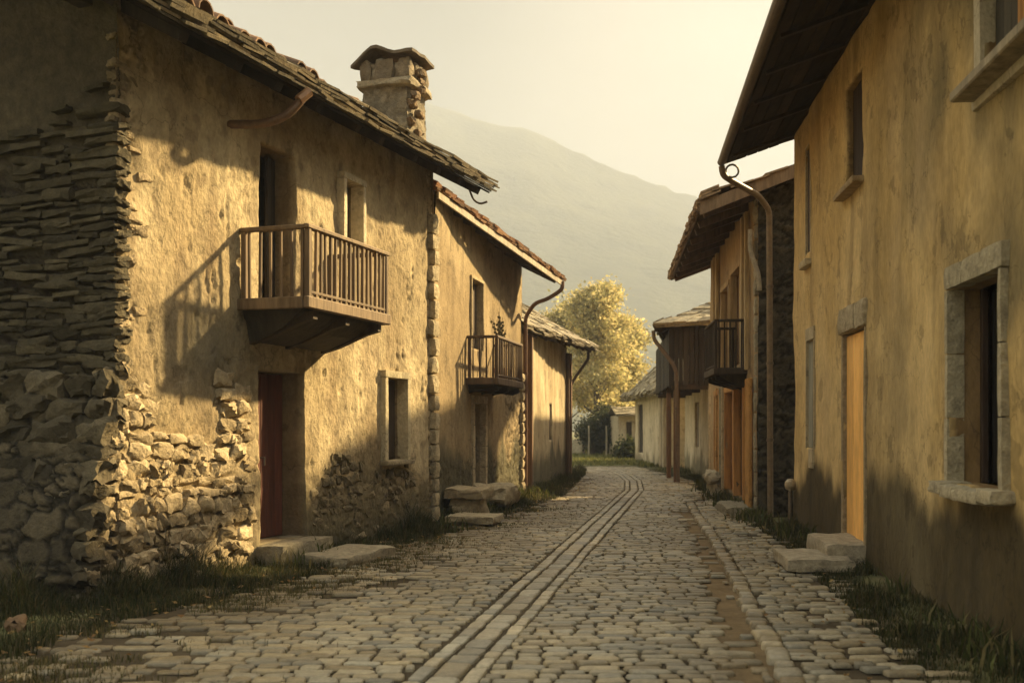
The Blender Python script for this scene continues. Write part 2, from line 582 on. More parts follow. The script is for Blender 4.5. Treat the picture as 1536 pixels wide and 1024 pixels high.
def rafters(parent, E0, E1, T0, T1, col, vmax, n, wd=.1, ht=.13):
    E0, E1, T0, T1 = [Vector(q) for q in (E0, E1, T0, T1)]
    def P(u, v): return (E0.lerp(E1, u)).lerp(T0.lerp(T1, u), v)
    nrm = (E1 - E0).cross(T0 - E0).normalized()
    if nrm.z < 0: nrm = -nrm
    al = (E1 - E0).normalized() * wd / 2
    for i in range(n):
        u = (i + .5) / n + random.uniform(-.015, .015)
        va = .08 / (T0 - E0).length; vb = vmax
        a, b = P(u, va), P(u, vb)
        mb = MB()
        lo = [a - al, a + al, b + al, b - al]
        hh = [ht * .75, ht * .75, ht, ht]
        mb.hexa([tuple(p - nrm * (.05 + h)) for p, h in zip(lo, hh)] + [tuple(p - nrm * .05) for p in lo], np.array(col) * random.uniform(.7, 1.2))
        mb.build('rafter', M_WOOD, parent)

def side_sheet(name, pts, col, parent, mat=M_PLASTER):
    mb = MB(); mb.add(pts, [tuple(range(len(pts)))], col)
    return mb.build(name, mat, parent)

# opening fittings --------------------------------------------------
def leaf_panel(name, f, s0, s1, z0, z1, out, col, parent, planks=4, mat=None, th=.045, swing=0, hinge=0):
    """boarded door or shutter leaf; swing turns it about one vertical edge"""
    mb = MB()
    W = s1 - s0
    cs, sn = math.cos(swing), math.sin(swing)
    def L(x, y, z):
        # x through thickness, y along
        if hinge == 0:
            return f(out + x * cs + y * sn, s0 + y * cs - x * sn, z)
        return f(out + x * cs + (W - y) * sn, s1 - (W - y) * cs + x * sn, z)
    pw = W / planks
    for k in range(planks):
        j = random.uniform(-.003, .003)
        mb.box((j, k * pw + .004, z0), (th + j, (k + 1) * pw - .004, z1), np.array(col) * random.uniform(.75, 1.2), L, .006)
    for zz in (z0 + .18 * (z1 - z0), z0 + .8 * (z1 - z0)):
        mb.box((-.02, .02, zz), (-.001, W - .02, zz + .1), np.array(col) * .8, L, .005)
    return mb.build(name, mat or M_WOOD, parent)
def surround(name, f, s0, s1, z0, z1, w_, proud, col, parent, mat=M_STONE, bottom=False, blocks=True, lint=None, seed=0, inset=.04):
    """plastered or stone frame round an opening"""
    mb = MB()
    lw = lint or w_
    hh = z1 - z0
    n = max(1, int(hh / .42)) if blocks else 1
    for sgn, sa in ((-1, s0), (1, s1)):
        for k in range(n):
            a = z0 + hh * k / n; b = z0 + hh * (k + 1) / n
            ww = w_ * random.uniform(.8, 1.15) if blocks else w_
            cs_ = sa + sgn * (ww / 2 - inset * .3)
            mb.rock((proud / 2 - .03, cs_, (a + b) / 2), (proud + .1, ww, b - a - (.006 if blocks else 0)), np.array(col) * random.uniform(.85, 1.1), k=4, rnd=.12, amp=.05, seed=seed + k + (7 if sgn > 0 else 0), fr=f)
    nb = 3 if blocks else 1
    for k in range(nb):
        a = s0 - w_ + (s1 - s0 + 2 * w_) * k / nb; b = s0 - w_ + (s1 - s0 + 2 * w_) * (k + 1) / nb
        mb.rock((proud / 2 - .03, (a + b) / 2, z1 + lw / 2), (proud + .11, b - a - .006, lw), np.array(col) * random.uniform(.85, 1.1), k=4, rnd=.12, amp=.05, seed=seed + 30 + k, fr=f)
    if bottom:
        mb.rock((proud / 2 - .03, (s0 + s1) / 2, z0 - w_ / 2), (proud + .12, s1 - s0 + 2 * w_, w_), np.array(col), k=5, rnd=.12, amp=.05, seed=seed + 50, fr=f)
    o = mb.build(name, mat, parent)
    return smooth_by_angle(o, 50)
def sill(f, s0, s1, z, outp, col, parent, th=.07, mat=M_STONE, sag=0, seed=3):
    mb = MB()
    mb.rock((outp / 2 - .08, (s0 + s1) / 2, z - th / 2), (outp + .2, s1 - s0, th), col, k=6, rnd=.2, amp=.1, seed=seed, fr=f)
    return smooth_by_angle(mb.build('sill', mat, parent), 50)

def pipe(name, pts, r, col, parent, n=10):
    # round the corners a little
    P = [Vector(p) for p in pts]
    out = [P[0]]
    for i in range(1, len(P) - 1):
        a = P[i].lerp(P[i - 1], min(.4, .12 / max((P[i] - P[i - 1]).length, .01)))
        b = P[i].lerp(P[i + 1], min(.4, .12 / max((P[i] - P[i + 1]).length, .01)))
        for t in (0, .33, .66, 1):
            out.append(a.lerp(P[i], t).lerp(P[i].lerp(b, t), t))
    out.append(P[-1])
    mb = MB(); mb.tube(out, r, col, n)
    # clamps
    for i in range(len(P) - 1):
        if abs(P[i].z - P[i + 1].z) > 1.5:
            k = int(abs(P[i].z - P[i + 1].z) / 1.4)
            for j in range(1, k + 1):
                q = P[i].lerp(P[i + 1], j / (k + 1))
                mb.tube([q + Vector((0, 0, -.025)), q + Vector((0, 0, .025))], r * 1.25, np.array(col) * .7, n)
    return smooth_by_angle(mb.build(name, M_METAL, parent), 50)

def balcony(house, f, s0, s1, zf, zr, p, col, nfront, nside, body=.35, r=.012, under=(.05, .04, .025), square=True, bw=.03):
    """balcony part of a house, its floor, brackets, posts, rails and balusters as sub-parts"""
    c = np.array(col)
    fl = MB()
    n = max(3, int(p / .14))
    for k in range(n):
        a = p * k / n; b = p * (k + 1) / n
        fl.box((a + .004, s0 - .04, zf - .05), (b - .004, s1 + .04, zf + random.uniform(-.004, .004)), c * random.uniform(.7, 1.1), f, .005)
    fl.box((p - .02, s0 - .08, zf - .12), (p + .05, s1 + .08, zf + .015), c * 1.15, f, .012)
    fl.box((.0, s0 - .085, zf - .12), (p - .024, s0 - .03, zf + .012), c, f, .01)
    fl.box((.0, s1 + .03, zf - .12), (p - .024, s1 + .085, zf + .012), c, f, .01)
    root = fl.build('balcony', M_WOOD, house)
    # tapered lower body
    ub = MB()
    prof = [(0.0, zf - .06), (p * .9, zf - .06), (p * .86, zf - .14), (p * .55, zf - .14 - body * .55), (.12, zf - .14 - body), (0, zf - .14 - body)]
    sa, sb = s0 + .04, s1 - .04
    V = [f(o, sa + (.12 * max(0, (zf - .12 - z)) / max(body, .01) if 1 else 0), z) for o, z in prof] + [f(o, sb - .12 * max(0, (zf - .12 - z)) / max(body, .01), z) for o, z in prof]
    m = len(prof)
    F = [tuple(range(m)), tuple(range(2 * m - 1, m - 1, -1))] + [(i, (i + 1) % m, m + (i + 1) % m, m + i) for i in range(m)]
    ub.add(V, F, under)
    ub.build('underside', M_WOOD, root)
    for q in (s0 + .22, s1 - .12, (s0 + s1) / 2):
        b = MB()
        V = []
        for ss in (q - .05, q + .05):
            V += [f(0, ss, zf - .13), f(p * .97, ss, zf - .13), f(p * .97, ss, zf - .22), f(p * .75, ss, zf - .27), f(p * .3, ss, zf - .14 - body * .9), f(0, ss, zf - .18 - body)]
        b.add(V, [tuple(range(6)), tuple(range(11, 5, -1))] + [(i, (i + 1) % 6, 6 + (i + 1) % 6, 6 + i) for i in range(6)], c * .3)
        b.build('bracket', M_WOOD, root)  # carved arm
    # posts
    for (o, s) in ((p, s0), (p, s1), (.06, s0), (.06, s1)):
        b = MB(); b.box((o - .032, s - .032, zf + .002), (o + .032, s + .032, zr), c, f, .008)
        b.build('post', M_WOOD, root)
    rl = MB()
    rl.box((p - .04, s0 - .06, zr), (p + .04, s1 + .06, zr + .055), c * 1.2, f, .012)
    rl.box((.0, s0 - .035, zr + .001), (p - .041, s0 + .035, zr + .056), c * .9, f, .012)
    rl.box((.0, s1 - .035, zr + .001), (p - .041, s1 + .035, zr + .056), c * .9, f, .012)
    rl.box((p - .02, s0 + .033, zf + .05), (p + .02, s1 - .033, zf + .085), c * .9, f, .006)
    rl.build('handrail', M_WOOD, root)
    first = None
    ks = [(p, s0 + (s1 - s0) * (k + .5) / nfront) for k in range(nfront)]
    for sd_ in (s0, s1):
        ks += [(.06 + (p - .06) * (k + .5) / nside, sd_) for k in range(nside)]
    for (o, s) in ks:
        b = MB()
        w2 = bw / 2 * random.uniform(.85, 1.2)
        t = random.uniform(-.006, .006)
        P8 = [f(o - w2, s - w2, zf + .003), f(o + w2, s - w2, zf + .003), f(o + w2, s + w2, zf + .003), f(o - w2, s + w2, zf + .003),
              f(o - w2 + t, s - w2 + t, zr - .001), f(o + w2 + t, s - w2 + t, zr - .001), f(o + w2 + t, s + w2 + t, zr - .001), f(o - w2 + t, s + w2 + t, zr - .001)]
        b.hexa(P8, c * random.uniform(.65, 1.15))
        b.build('baluster', M_WOOD, root)
    return root

# ------------------------------------------------------------ colours (linear albedo)
SLATE = [(.17, .14, .09), (.22, .18, .11), (.13, .11, .07), (.26, .21, .13)]
THATCH = [(.20, .16, .10), (.26, .21, .13), (.15, .12, .08)]
WOODD = (.10, .065, .035)
WOODM = (.24, .165, .09)
DARKW = (.05, .035, .02)

def stone_disp(s, z, su, sv, amp, seed):
    wx = (fbm(s * 1.3, z * 1.3, seed + 40, 3) - .5) * .9; wy = (fbm(s * 1.7, z * 1.7, seed + 44, 3) - .5) * .6
    u = s * su + wx * su * .6 + (fbm(s * 7, z * 7, seed + 46, 2) - .5) * .35
    v = z * sv + wy * sv * .35 + (fbm(s * 7, z * 7, seed + 48, 2) - .5) * .35
    row = np.floor(v)
    e, rid = voro(u + row * .37, v, seed, .95)
    # some stones split into small filling pieces
    e2, rid2 = voro(u * 2.1 + 5, v * 1.9, seed + 70, .95)
    sp = rid > .62
    e = np.where(sp, np.minimum(e, e2 * .8), e); rid = np.where(sp, rid2, rid)
    r3 = (rid * 7.13) % 1; r4 = (rid * 17.77) % 1
    face = (fbm(s * 3.1 + r3 * 9, z * 3.1 + r4 * 9, seed + 3, 2) - .5)
    h = sstep(.0, .15, e) * (.35 + .75 * rid + face * .9) * amp
    h = h + (fbm(s * 14, z * 14, seed + 6, 3) - .5) * amp * .35
    return h, e, rid

# ============================================================ HOUSE 1 : big stone house, left
hA = Frame((-3.83, 10.3), (-3.83 + .316 * 7.95, 10.3 + .949 * 7.95), 'L')
LA = hA.len
H1 = empty('stone_house', (-3.83, 10.3, 0), 'large stone house nearest on the left, crumbling yellow plaster, long wooden balcony, stone chimney', 'house', 'old houses along the left side of the street')
sS, zZ = hA.S, hA.Z
bd0, bd1 = sS(387), sS(440)
wu0, wu1 = sS(508), sS(534)
d0, d1 = sS(387), sS(455)
wl0, wl1 = sS(573), sS(603)
zfl = 3.14
op1 = [(bd0, bd1, zfl, 5.08, .34), (wu0, wu1, 4.2, 5.08, .2), (d0, d1, .28, 2.36, .36), (wl0, wl1, 1.17, 2.42, .18)]
EV1, ZE1, TP1 = .8, 5.45, math.tan(R(29.5))
def mask1(s, z):
    """1 where the plaster has fallen and stone shows"""
    n = fbm(s * .9, z * .9, 5, 4)
    a = sstep(2.15, 1.55, z + (n - .5) * 1.6) * sstep(2.75, 2.05, s + (n - .5) * .8)
    b = sstep(1.35, .75, z + (n - .5) * 1.5) * sstep(3.4, 4.2, s) * .75
    c = sstep(.42, .12, s + (fbm(s * 2, z * 1.6, 77, 3) - .5) * .7)
    d = sstep(7.62, 7.72, s)
    return np.clip(np.maximum.reduce([a, b, c * .9, d]), 0, 1)
def disp1(s, z):
    h, e, rid = stone_disp(s, z, 3.5, 6.0, .085, 3)
    m = mask1(s, z)
    lum = (fbm(s * .5, z * .5, 60, 3) - .5) * .10 + (fbm(s * 2.6, z * 2.2, 61, 5) - .5) * .022 - sstep(.5, .52, fbm(s * 1.9, z * 1.6, 68, 5)) * .007 + (fbm(s * 9, z * 9, 66, 3) - .5) * .018
    pits = np.clip(.33 - fbm(s * 8.5, z * 4.2, 63, 4), 0, 1) * -.2
    return lum + (1 - m) * (.03 + pits) + m * (h * .3 - .03) + m * .01 - sstep(1.8, 0, z) * -.05
def col1(s, z):
    h, e, rid = stone_disp(s, z, 3.5, 6.0, .085, 3)
    m = mask1(s, z)
    n = fbm(s * 1.1, z * .8, 8, 4)
    pl = lerp((.37, .29, .165), (.50, .41, .25), sstep(.3, .7, n))
    pl = pl * (1 - .14 * sstep(.5, .515, fbm(s * 1.9, z * 1.6, 68, 5)))[:, None]
    # vertical brown staining and damp
    st = sstep(.55, .8, fbm(s * 3.2, z * .35, 14, 3)) * .45
    pl = lerp(pl, np.broadcast_to((.22, .155, .085), pl.shape), st)
    sp = sstep(.60, .72, fbm(s * 7, z * 5, 18, 3)) * .5
    pl = lerp(pl, np.broadcast_to((.20, .15, .09), pl.shape), sp)
    stn = lerp((.30, .235, .135), (.54, .43, .26), rid)
    stn = lerp((.19, .145, .08), stn, sstep(.02, .16, e))
    c = lerp(pl, stn, m)
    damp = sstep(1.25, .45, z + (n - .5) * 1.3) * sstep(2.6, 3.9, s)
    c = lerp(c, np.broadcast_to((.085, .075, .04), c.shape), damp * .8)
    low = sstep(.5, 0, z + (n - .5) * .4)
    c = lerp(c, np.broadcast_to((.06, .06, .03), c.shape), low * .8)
    # grey patch beside and under the balcony
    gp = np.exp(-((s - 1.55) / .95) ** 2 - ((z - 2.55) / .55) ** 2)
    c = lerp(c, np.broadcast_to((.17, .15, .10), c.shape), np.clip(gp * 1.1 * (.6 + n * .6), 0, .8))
    return c
top1 = lambda s: ZE1 + EV1 * TP1 - .03 + s * .028
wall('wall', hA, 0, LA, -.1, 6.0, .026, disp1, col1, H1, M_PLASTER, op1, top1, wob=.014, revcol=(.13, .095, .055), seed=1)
# gable wall facing the viewer, slaty courses above, big rubble below
hAg = Frame((-3.83, 10.3), (-3.83 - .949 * 6, 10.3 + .316 * 6), 'R')
hAg.n = Vector((-hA.d.x, -hA.d.y, 0))
def dispg(s, z):
    h, e, rid = stone_disp(s, z, 1.5, 9.5, .08, 23)
    h2, e2, rid2 = stone_disp(s, z, 2.6, 4.4, .14, 33)
    m = sstep(2.2, 1.85, z + (fbm(s * 1.2, z, 50, 3) - .5) * .5)
    up = sstep(3.9, 4.8, z + (fbm(s, z, 52, 3) - .5))
    b = sstep(2.25, 0.2, z) * .45 * sstep(-.0, .25, s + .1) + sstep(2.1, 1.8, z) * .12
    return (1 - m) * h * .4 * (1 - up * .5) + m * h2 * .3 + b + (fbm(s * .6, z * .6, 55, 2) - .5) * .12
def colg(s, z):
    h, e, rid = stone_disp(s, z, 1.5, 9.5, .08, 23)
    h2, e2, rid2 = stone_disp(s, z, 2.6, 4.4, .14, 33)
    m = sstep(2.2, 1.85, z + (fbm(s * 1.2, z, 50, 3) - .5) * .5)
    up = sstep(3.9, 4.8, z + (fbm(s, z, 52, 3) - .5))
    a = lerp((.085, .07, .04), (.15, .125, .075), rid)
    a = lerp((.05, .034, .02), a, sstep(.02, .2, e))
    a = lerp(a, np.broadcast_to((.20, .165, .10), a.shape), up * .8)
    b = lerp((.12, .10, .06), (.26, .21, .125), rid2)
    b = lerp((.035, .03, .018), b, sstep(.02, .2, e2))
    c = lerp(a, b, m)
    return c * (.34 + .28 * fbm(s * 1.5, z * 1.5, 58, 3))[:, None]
DG = 6.0
def topg(s):
    r = s + EV1
    return ZE1 + np.minimum(r, 2 * (DG / 2 + EV1) - r) * TP1 - .03
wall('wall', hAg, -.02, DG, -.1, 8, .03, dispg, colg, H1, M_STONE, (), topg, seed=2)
side_sheet('wall', [hA(-DG, 0, 0), hA(-DG, LA, 0), hA(-DG, LA, 6), hA(-DG, 0, 6)], (.3, .24, .15), H1)
side_sheet('wall', [hA(0, LA, 0), hA(0, LA, 5.93), hA(-DG / 2, LA, 7.66), hA(-DG, LA, 5.9), hA(-DG, LA, 0)], (.3, .24, .15), H1)
# quoins at the far corner
qb = MB(); z = .1; k = 0
while z < 5.2:
    hgt = random.uniform(.22, .36); ln = random.choice((.2, .3))
    qb.rock((-.04, LA - ln / 2 + .05, z + hgt / 2), (.3, ln, hgt - .015), np.array((.46, .38, .24)) * random.uniform(.75, 1.1), k=4, rnd=.2, amp=.12, seed=k, fr=hA)
    z += hgt; k += 1
smooth_by_angle(qb.build('quoins', M_STONE, H1), 50)
# masonry laid stone by stone where no plaster is left
def masonry(mb, f, sfun, z0, z1, hr, wr, colr, keep, outf, thick, rnd_=.22, amp=.3, seed=0):
    z = z0; k = seed
    while z < z1:
        hgt = random.uniform(*hr)
        s_ = sfun[0] + random.uniform(-.03, .03)
        while s_ < sfun[1]:
            ww = random.uniform(*wr)
            zc = z + hgt / 2 + random.uniform(-.02, .02) + .03 * math.sin(s_ * 2.3 + z)
            sc = s_ + ww / 2
            if random.random() < keep(sc, zc):
                hh = hgt * random.uniform(.8, 1.12)
                o = outf(sc, zc) - thick / 2 + random.uniform(-.012, .022)
                c_ = np.array(colr[0]) + (np.array(colr[1]) - np.array(colr[0])) * random.random()
                mb.rock((o, sc, zc), (thick, ww - .012, hh - .008), c_ * random.uniform(.8, 1.15), k=5, rnd=rnd_, amp=amp, seed=k, fr=f, tilt=(random.uniform(-.2, .2), random.uniform(-.12, .12)))
            s_ += ww; k += 1
        z += hgt * .97
qb = MB()
mz = lambda s, z: float(mask1(np.array([s]), np.array([z]))[0])
masonry(qb, hA, (.02, 2.4), .1, 2.3, (.09, .19), (.13, .36), ((.30, .235, .135), (.56, .45, .28)), lambda s, z: 1.0 * (mz(s, z) > .45) * .93, lambda s, z: .045 + (.04 if z < 1 else 0), .16, seed=10)
smooth_by_angle(qb.build('rubble', M_STONE, H1), 38)
qb = MB()
masonry(qb, hA, (-.44, .06), .0, 2.1, (.1, .2), (.13, .26), ((.20, .155, .09), (.44, .35, .21)), lambda s, z: 1.0 * (s > -float(np.interp(z, [0, .2, 2.1], [.42, .42, .0])) + .02), lambda s, z: .03, .26, seed=1700)
smooth_by_angle(qb.build('rubble', M_STONE, H1), 38)
qb = MB()
masonry(qb, hA, (3.75, 7.7), .1, 1.3, (.09, .18), (.13, .34), ((.14, .115, .065), (.27, .22, .13)), lambda s, z: .75 * (mz(s, z) > .3), lambda s, z: .03, .14, seed=300)
smooth_by_angle(qb.build('rubble', M_STONE, H1), 38)
qb = MB()
masonry(qb, hA, (.0, .34), 2.2, 5.5, (.05, .12), (.10, .26), ((.22, .17, .10), (.42, .33, .2)), lambda s, z: .62 * (s < .22) + .25, lambda s, z: .015, .12, seed=700)
smooth_by_angle(qb.build('rubble', M_STONE, H1), 38)
qb = MB()
bat = lambda s, z: float(np.interp(z, [0, .2, 2.25, 2.3, 9], [.45, .45, .02, 0, 0]))
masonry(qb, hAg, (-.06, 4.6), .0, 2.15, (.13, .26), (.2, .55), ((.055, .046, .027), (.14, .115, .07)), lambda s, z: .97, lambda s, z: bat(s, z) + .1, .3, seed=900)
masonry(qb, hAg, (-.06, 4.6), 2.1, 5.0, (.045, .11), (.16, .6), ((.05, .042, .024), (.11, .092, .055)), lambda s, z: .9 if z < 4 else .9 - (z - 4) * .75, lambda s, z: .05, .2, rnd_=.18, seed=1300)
smooth_by_angle(qb.build('rubble', M_STONE, H1), 38)
# roof
e0, e1 = hA(EV1, -1.25, ZE1 - .035), hA(EV1, LA + .72, ZE1 + .24)
hr = DG / 2 + EV1
t0, t1 = hA(-DG / 2, -1.25, ZE1 - .035 + hr * TP1), hA(-DG / 2, LA + .72, ZE1 + .24 + hr * TP1)
rb = MB()
roof_plane(rb, e0, e1, t0, t1, SLATE, row=.26, edge_layers=5, wid=(.25, .75), th=(.018, .04))
roof_plane(rb, hA(-DG - EV1, -1.25, ZE1), hA(-DG - EV1, LA + .72, ZE1), t0, t1, SLATE, row=.5, edge_layers=1, slen=.7)
roof1 = rb.build('roof', M_SLATE, H1)
soffit(roof1, e0, e1, t0, t1, (.035, .025, .015), .36)
rafters(roof1, e0, e1, t0, t1, (.035, .024, .014), .32, 11, .13, .13)
# purlins carrying the gable overhang
for (a_, zt) in ((.35, 0), (1.9, 0), (2.95, 0)):
    b = MB()
    zz = ZE1 + (a_ + EV1) * TP1 - .33
    b.box((-a_ - .09, -1.15, zz), (-a_ + .09, .3, zz + .2), (.07, .05, .03), hA, .01)
    b.build('purlin', M_WOOD, roof1)
# clay tiles lying on the near part of the roof
tb = MB()
s = -.9
k = 0
while s < 4.3:
    for row in range(9):
        r0 = .14 + row * .42 + random.uniform(-.05, .05)
        zoff = .17 + random.uniform(0, .10)
        V = []; nseg = 7
        for e_, rr in ((0, .135), (1, .105)):
            for t in (0, 1):
                for q in range(nseg):
                    an = math.pi * q / (nseg - 1)
                    ra = rr - t * .018
                    rl_ = r0 + e_ * .5
                    V.append(hA(EV1 - rl_ , s + ra * math.cos(an), ZE1 + rl_ * TP1 + zoff + ra * math.sin(an) - e_ * .05))
        F = []
        for q in range(nseg - 1):
            F += [(q, q + 1, 2 * nseg + q + 1, 2 * nseg + q), (nseg + q, 3 * nseg + q, 3 * nseg + q + 1, nseg + q + 1), (q, nseg + q, nseg + q + 1, q + 1)]
        tb.add(V, F, np.array((.21, .125, .07)) * random.uniform(.5, 1.3))
    s += random.uniform(.27, .33); k += 1
smooth_by_angle(tb.build('clay_tiles', M_TILE, roof1), 40)
# chimney
cs_, co = 7.6, -.55
czb, czt = 6.0, 7.58
cb = MB()
CW, CD = .39, .37
nz_ = 26
for face in range(4):
    n1_ = 14
    V = []; C_ = []
    for i in range(n1_ + 1):
        for j in range(nz_ + 1):
            t = -1 + 2 * i / n1_; zz = czb + (czt - czb) * j / nz_
            tp = 1.06 - .10 * (zz - czb) / (czt - czb)
            x, y = {0: (t, -1), 1: (1, t), 2: (-t, 1), 3: (-1, -t)}[face]
            hh_, ee, rr_ = stone_disp(np.array([t * .43 + face * 3.3]), np.array([zz]), 3.6, 5.2, .05, 90)
            ot = 1 + (float(hh_[0]) - .02) / .42 * (1 if abs(t) < .99 else .5)
            V.append(hA(co + x * CW * tp * ot, cs_ + y * CD * tp * ot, zz))
            cc = np.array((.25, .21, .14)) * (.75 + .6 * float(rr_[0])); 
            if float(ee[0]) < .06: cc = cc * .8
            C_.append(cc)
    F = [(i * (nz_ + 1) + j, (i + 1) * (nz_ + 1) + j, (i + 1) * (nz_ + 1) + j + 1, i * (nz_ + 1) + j + 1) for i in range(n1_) for j in range(nz_)]
    cb.add(V, F, np.array(C_))
cb.rock((co, cs_, czt - .33), (.98, .92, .16), (.30, .25, .16), k=7, rnd=.35, amp=.3, seed=4, fr=hA)
for k, (x, y, sx, sy) in enumerate(((-.34, -.3, .2, .22), (.0, -.33, .3, .2), (.34, -.28, .22, .22), (-.33, .3, .22, .24), (.33, .32, .24, .2), (.36, 0, .16, .3), (-.36, 0, .16, .25))):
    cb.rock((co + x, cs_ + y, czt - .11), (sx, sy, .36), np.array((.21, .17, .11)) * random.uniform(.7, 1.2), k=4, rnd=.3, amp=.25, seed=k + 5, fr=hA)
for k in range(9):
    cb.rock((co + .46 + random.uniform(-.05, .05), cs_ + random.uniform(-.35, .1), 6.35 + k * .14), (.14, .2, .13), np.array((.2, .14, .08)) * random.uniform(.6, 1.2), k=4, rnd=.4, amp=.4, seed=k + 15, fr=hA)
chim = smooth_by_angle(cb.build('chimney', M_STONE, H1), 60)
cp = MB()
nx_ = 10
V = []; C_ = []
for layer in (0, 1):
    for i in range(nx_ + 1):
        for j in range(7):
            x = -1 + 2 * i / nx_; y = -1 + 2 * j / 6
            zz = czt + .16 + .12 * math.exp(-((x + .25) / .5) ** 2) - .06 * abs(y) + (.05 if layer else 0) + .02 * math.sin(5 * x + 3 * y) - (.14 * max(0, -x - .45) / .5)
            rg = 1 + .08 * (vnoise(np.array([i * .7]), np.array([j * .9]), 71)[0] - .5)
            V.append(hA(co + x * .54 * rg, cs_ + y * .48 * rg, zz))
def gid(l, i, j): return l * (nx_ + 1) * 7 + i * 7 + j
F = []
for l in (0, 1):
    for i in range(nx_):
        for j in range(6):
            F.append((gid(l, i, j), gid(l, i + 1, j), gid(l, i + 1, j + 1), gid(l, i, j + 1)))
for i in range(nx_):
    for j in (0, 6): F.append((gid(0, i, j), gid(0, i + 1, j), gid(1, i + 1, j), gid(1, i, j)))
for j in range(6):
    for i in (0, nx_): F.append((gid(0, i, j), gid(0, i, j + 1), gid(1, i, j + 1), gid(1, i, j)))
cp.add(V, F, (.12, .095, .06))
cp.build('chimney_cap', M_SLATE, chim)
# balcony door: dark opening, one leaf folded at the right
leaf_panel('shutter_or_dark_panel', hA, bd1 - .34, bd1 - .02, zfl + .03, 5.05, -.30, (.04, .03, .018), H1, 2, swing=.25, hinge=1)
leaf_panel('balcony_door', hA, bd0 + .01, bd1 - .36, zfl + .03, 5.05, -.37, (.018, .014, .01), H1, 3)
# upper window
W1 = surround('window', hA, wu0, wu1, 4.2, 5.08, .09, .11, (.62, .54, .38), H1, M_PLASTER, blocks=False, seed=2)
g_ = MB(); g_.box((-.2, wu0, 4.2), (-.185, wu1, 5.08), (.1, .1, .1), hA); g_.build('pane', M_GLASS, W1)
leaf_panel('shutter_or_dark_panel', hA, (wu0 + wu1) / 2 - .05, wu1 - .005, 4.22, 5.06, -.15, (.11, .09, .06), W1, 2)
# lower window
W2 = surround('window', hA, wl0, wl1, 1.17, 2.42, .11, .09, (.50, .43, .28), H1, M_PLASTER, blocks=False, seed=9)
leaf_panel('shutter_or_dark_panel', hA, wl0 + .01, wl1 - .01, 1.19, 2.40, -.16, (.085, .06, .038), W2, 3)
sill(hA, wl0 - .12, wl1 + .14, 1.17, .14, (.30, .25, .16), W2)
# street door: red-brown leaf ajar left, plain leaf right
D1 = leaf_panel('door', hA, d0 + .01, d1 - .01, .29, 2.35, -.34, (.14, .048, .028), H1, 6)
hd = MB(); hd.tube([hA(-.28, d0 + .5, 1.3), hA(-.22, d0 + .5, 1.3), hA(-.22, d0 + .5, 1.2)], .012, (.05, .04, .03)); hd.build('handle', M_METAL, D1)
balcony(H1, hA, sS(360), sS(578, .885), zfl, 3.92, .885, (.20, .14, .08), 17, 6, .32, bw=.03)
# bent gutter arm from wall to eave
pipe('gutter_bracket', [hA(-.02, 1.93, 5.12), hA(.4, 2.0, 5.10), hA(.65, 2.1, 5.2), hA(.8, 2.2, 5.42)], .05, (.16, .09, .045), H1)
b = MB(); b.tube([hA(.77, 2.15, 5.38), hA(.85, 2.25, 5.5)], .06, (.3, .16, .07)); b.build('gutter_end', M_METAL, H1)
# broken gutter scraps at the far eave end
pipe('gutter_hook', [hA(.4, 8.5, 5.85), hA(.5, 8.52, 5.55), hA(.62, 8.55, 5.48), hA(.74, 8.57, 5.52)], .018, (.09, .06, .04), H1)

# ============================================================ HOUSE 2 (left, middle)
hB = Frame((-1.36, 18.55), (.24, 26.0), 'L')
LB = hB.len
H2 = empty('plastered_house', (-1.36, 18.55, 0), 'middle house on the left with stained plaster and small balcony over a narrow door', 'house', 'old houses along the left side of the street')
S2 = hB.S
bu0, bu1 = S2(706), S2(723)
dl0, dl1 = S2(709), S2(725)
op2 = [(bu0, bu1, 3.25, 4.62, .22), (dl0, dl1, .42, 2.15, .25)]
def plaster_fn(seed, base, lite, stain, damp_z, stone_m, soft=.25, amp=.02, dampc=(.075, .07, .04), sm=(4.2, 6.5), dn=1.2):
    def m_(s, z):
        n = fbm(s * .9, z * .9, seed + 5, 4)
        return stone_m(s, z, n) if stone_m else np.zeros(s.shape)
    def disp(s, z):
        h, e, rid = stone_disp(s, z, sm[0], sm[1], .055, seed)
        m = m_(s, z)
        return (fbm(s * .5, z * .5, seed + 60, 3) - .5) * .08 + (fbm(s * 2.6, z * 1.8, seed + 61, 4) - .5) * amp * 2 + m * (h - .02) + (1 - m) * .01
    def col(s, z):
        h, e, rid = stone_disp(s, z, sm[0], sm[1], .055, seed)
        m = m_(s, z)
        n = fbm(s * .7, z * .55, seed + 8, 5)
        c = lerp(base, lite, sstep(.32, .68, n))
        st = sstep(.52, .78, fbm(s * 2.6, z * .3, seed + 14, 4)) * .55
        c = lerp(c, np.broadcast_to(stain, c.shape), st)
        stn = lerp(np.array(base) * .65, np.array(lite) * 1.05, rid)
        stn = lerp(np.array(base) * .3, stn, sstep(.02, .16, e))
        c = lerp(c, stn, m)
        n2 = fbm(s * 1.3, z * .9, seed + 21, 4)
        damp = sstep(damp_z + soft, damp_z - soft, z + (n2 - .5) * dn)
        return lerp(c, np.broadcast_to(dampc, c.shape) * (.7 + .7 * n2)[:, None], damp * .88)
    return disp, col
dB, cB = plaster_fn(200, (.28, .21, .115), (.38, .295, .17), (.17, .125, .07), 1.15, lambda s, z, n: np.clip(sstep(5.7, 6.0, s) * sstep(2.9, 2.4, z) + sstep(1.5, .9, z + (n - .5)) * .7, 0, 1))
wall('wall', hB, 0, LB, -.1, 5.9, .045, dB, cB, H2, M_PLASTER, op2, lambda s: 5.93 - .045 * s, revcol=(.42, .34, .22), seed=5)
z2 = 5.55
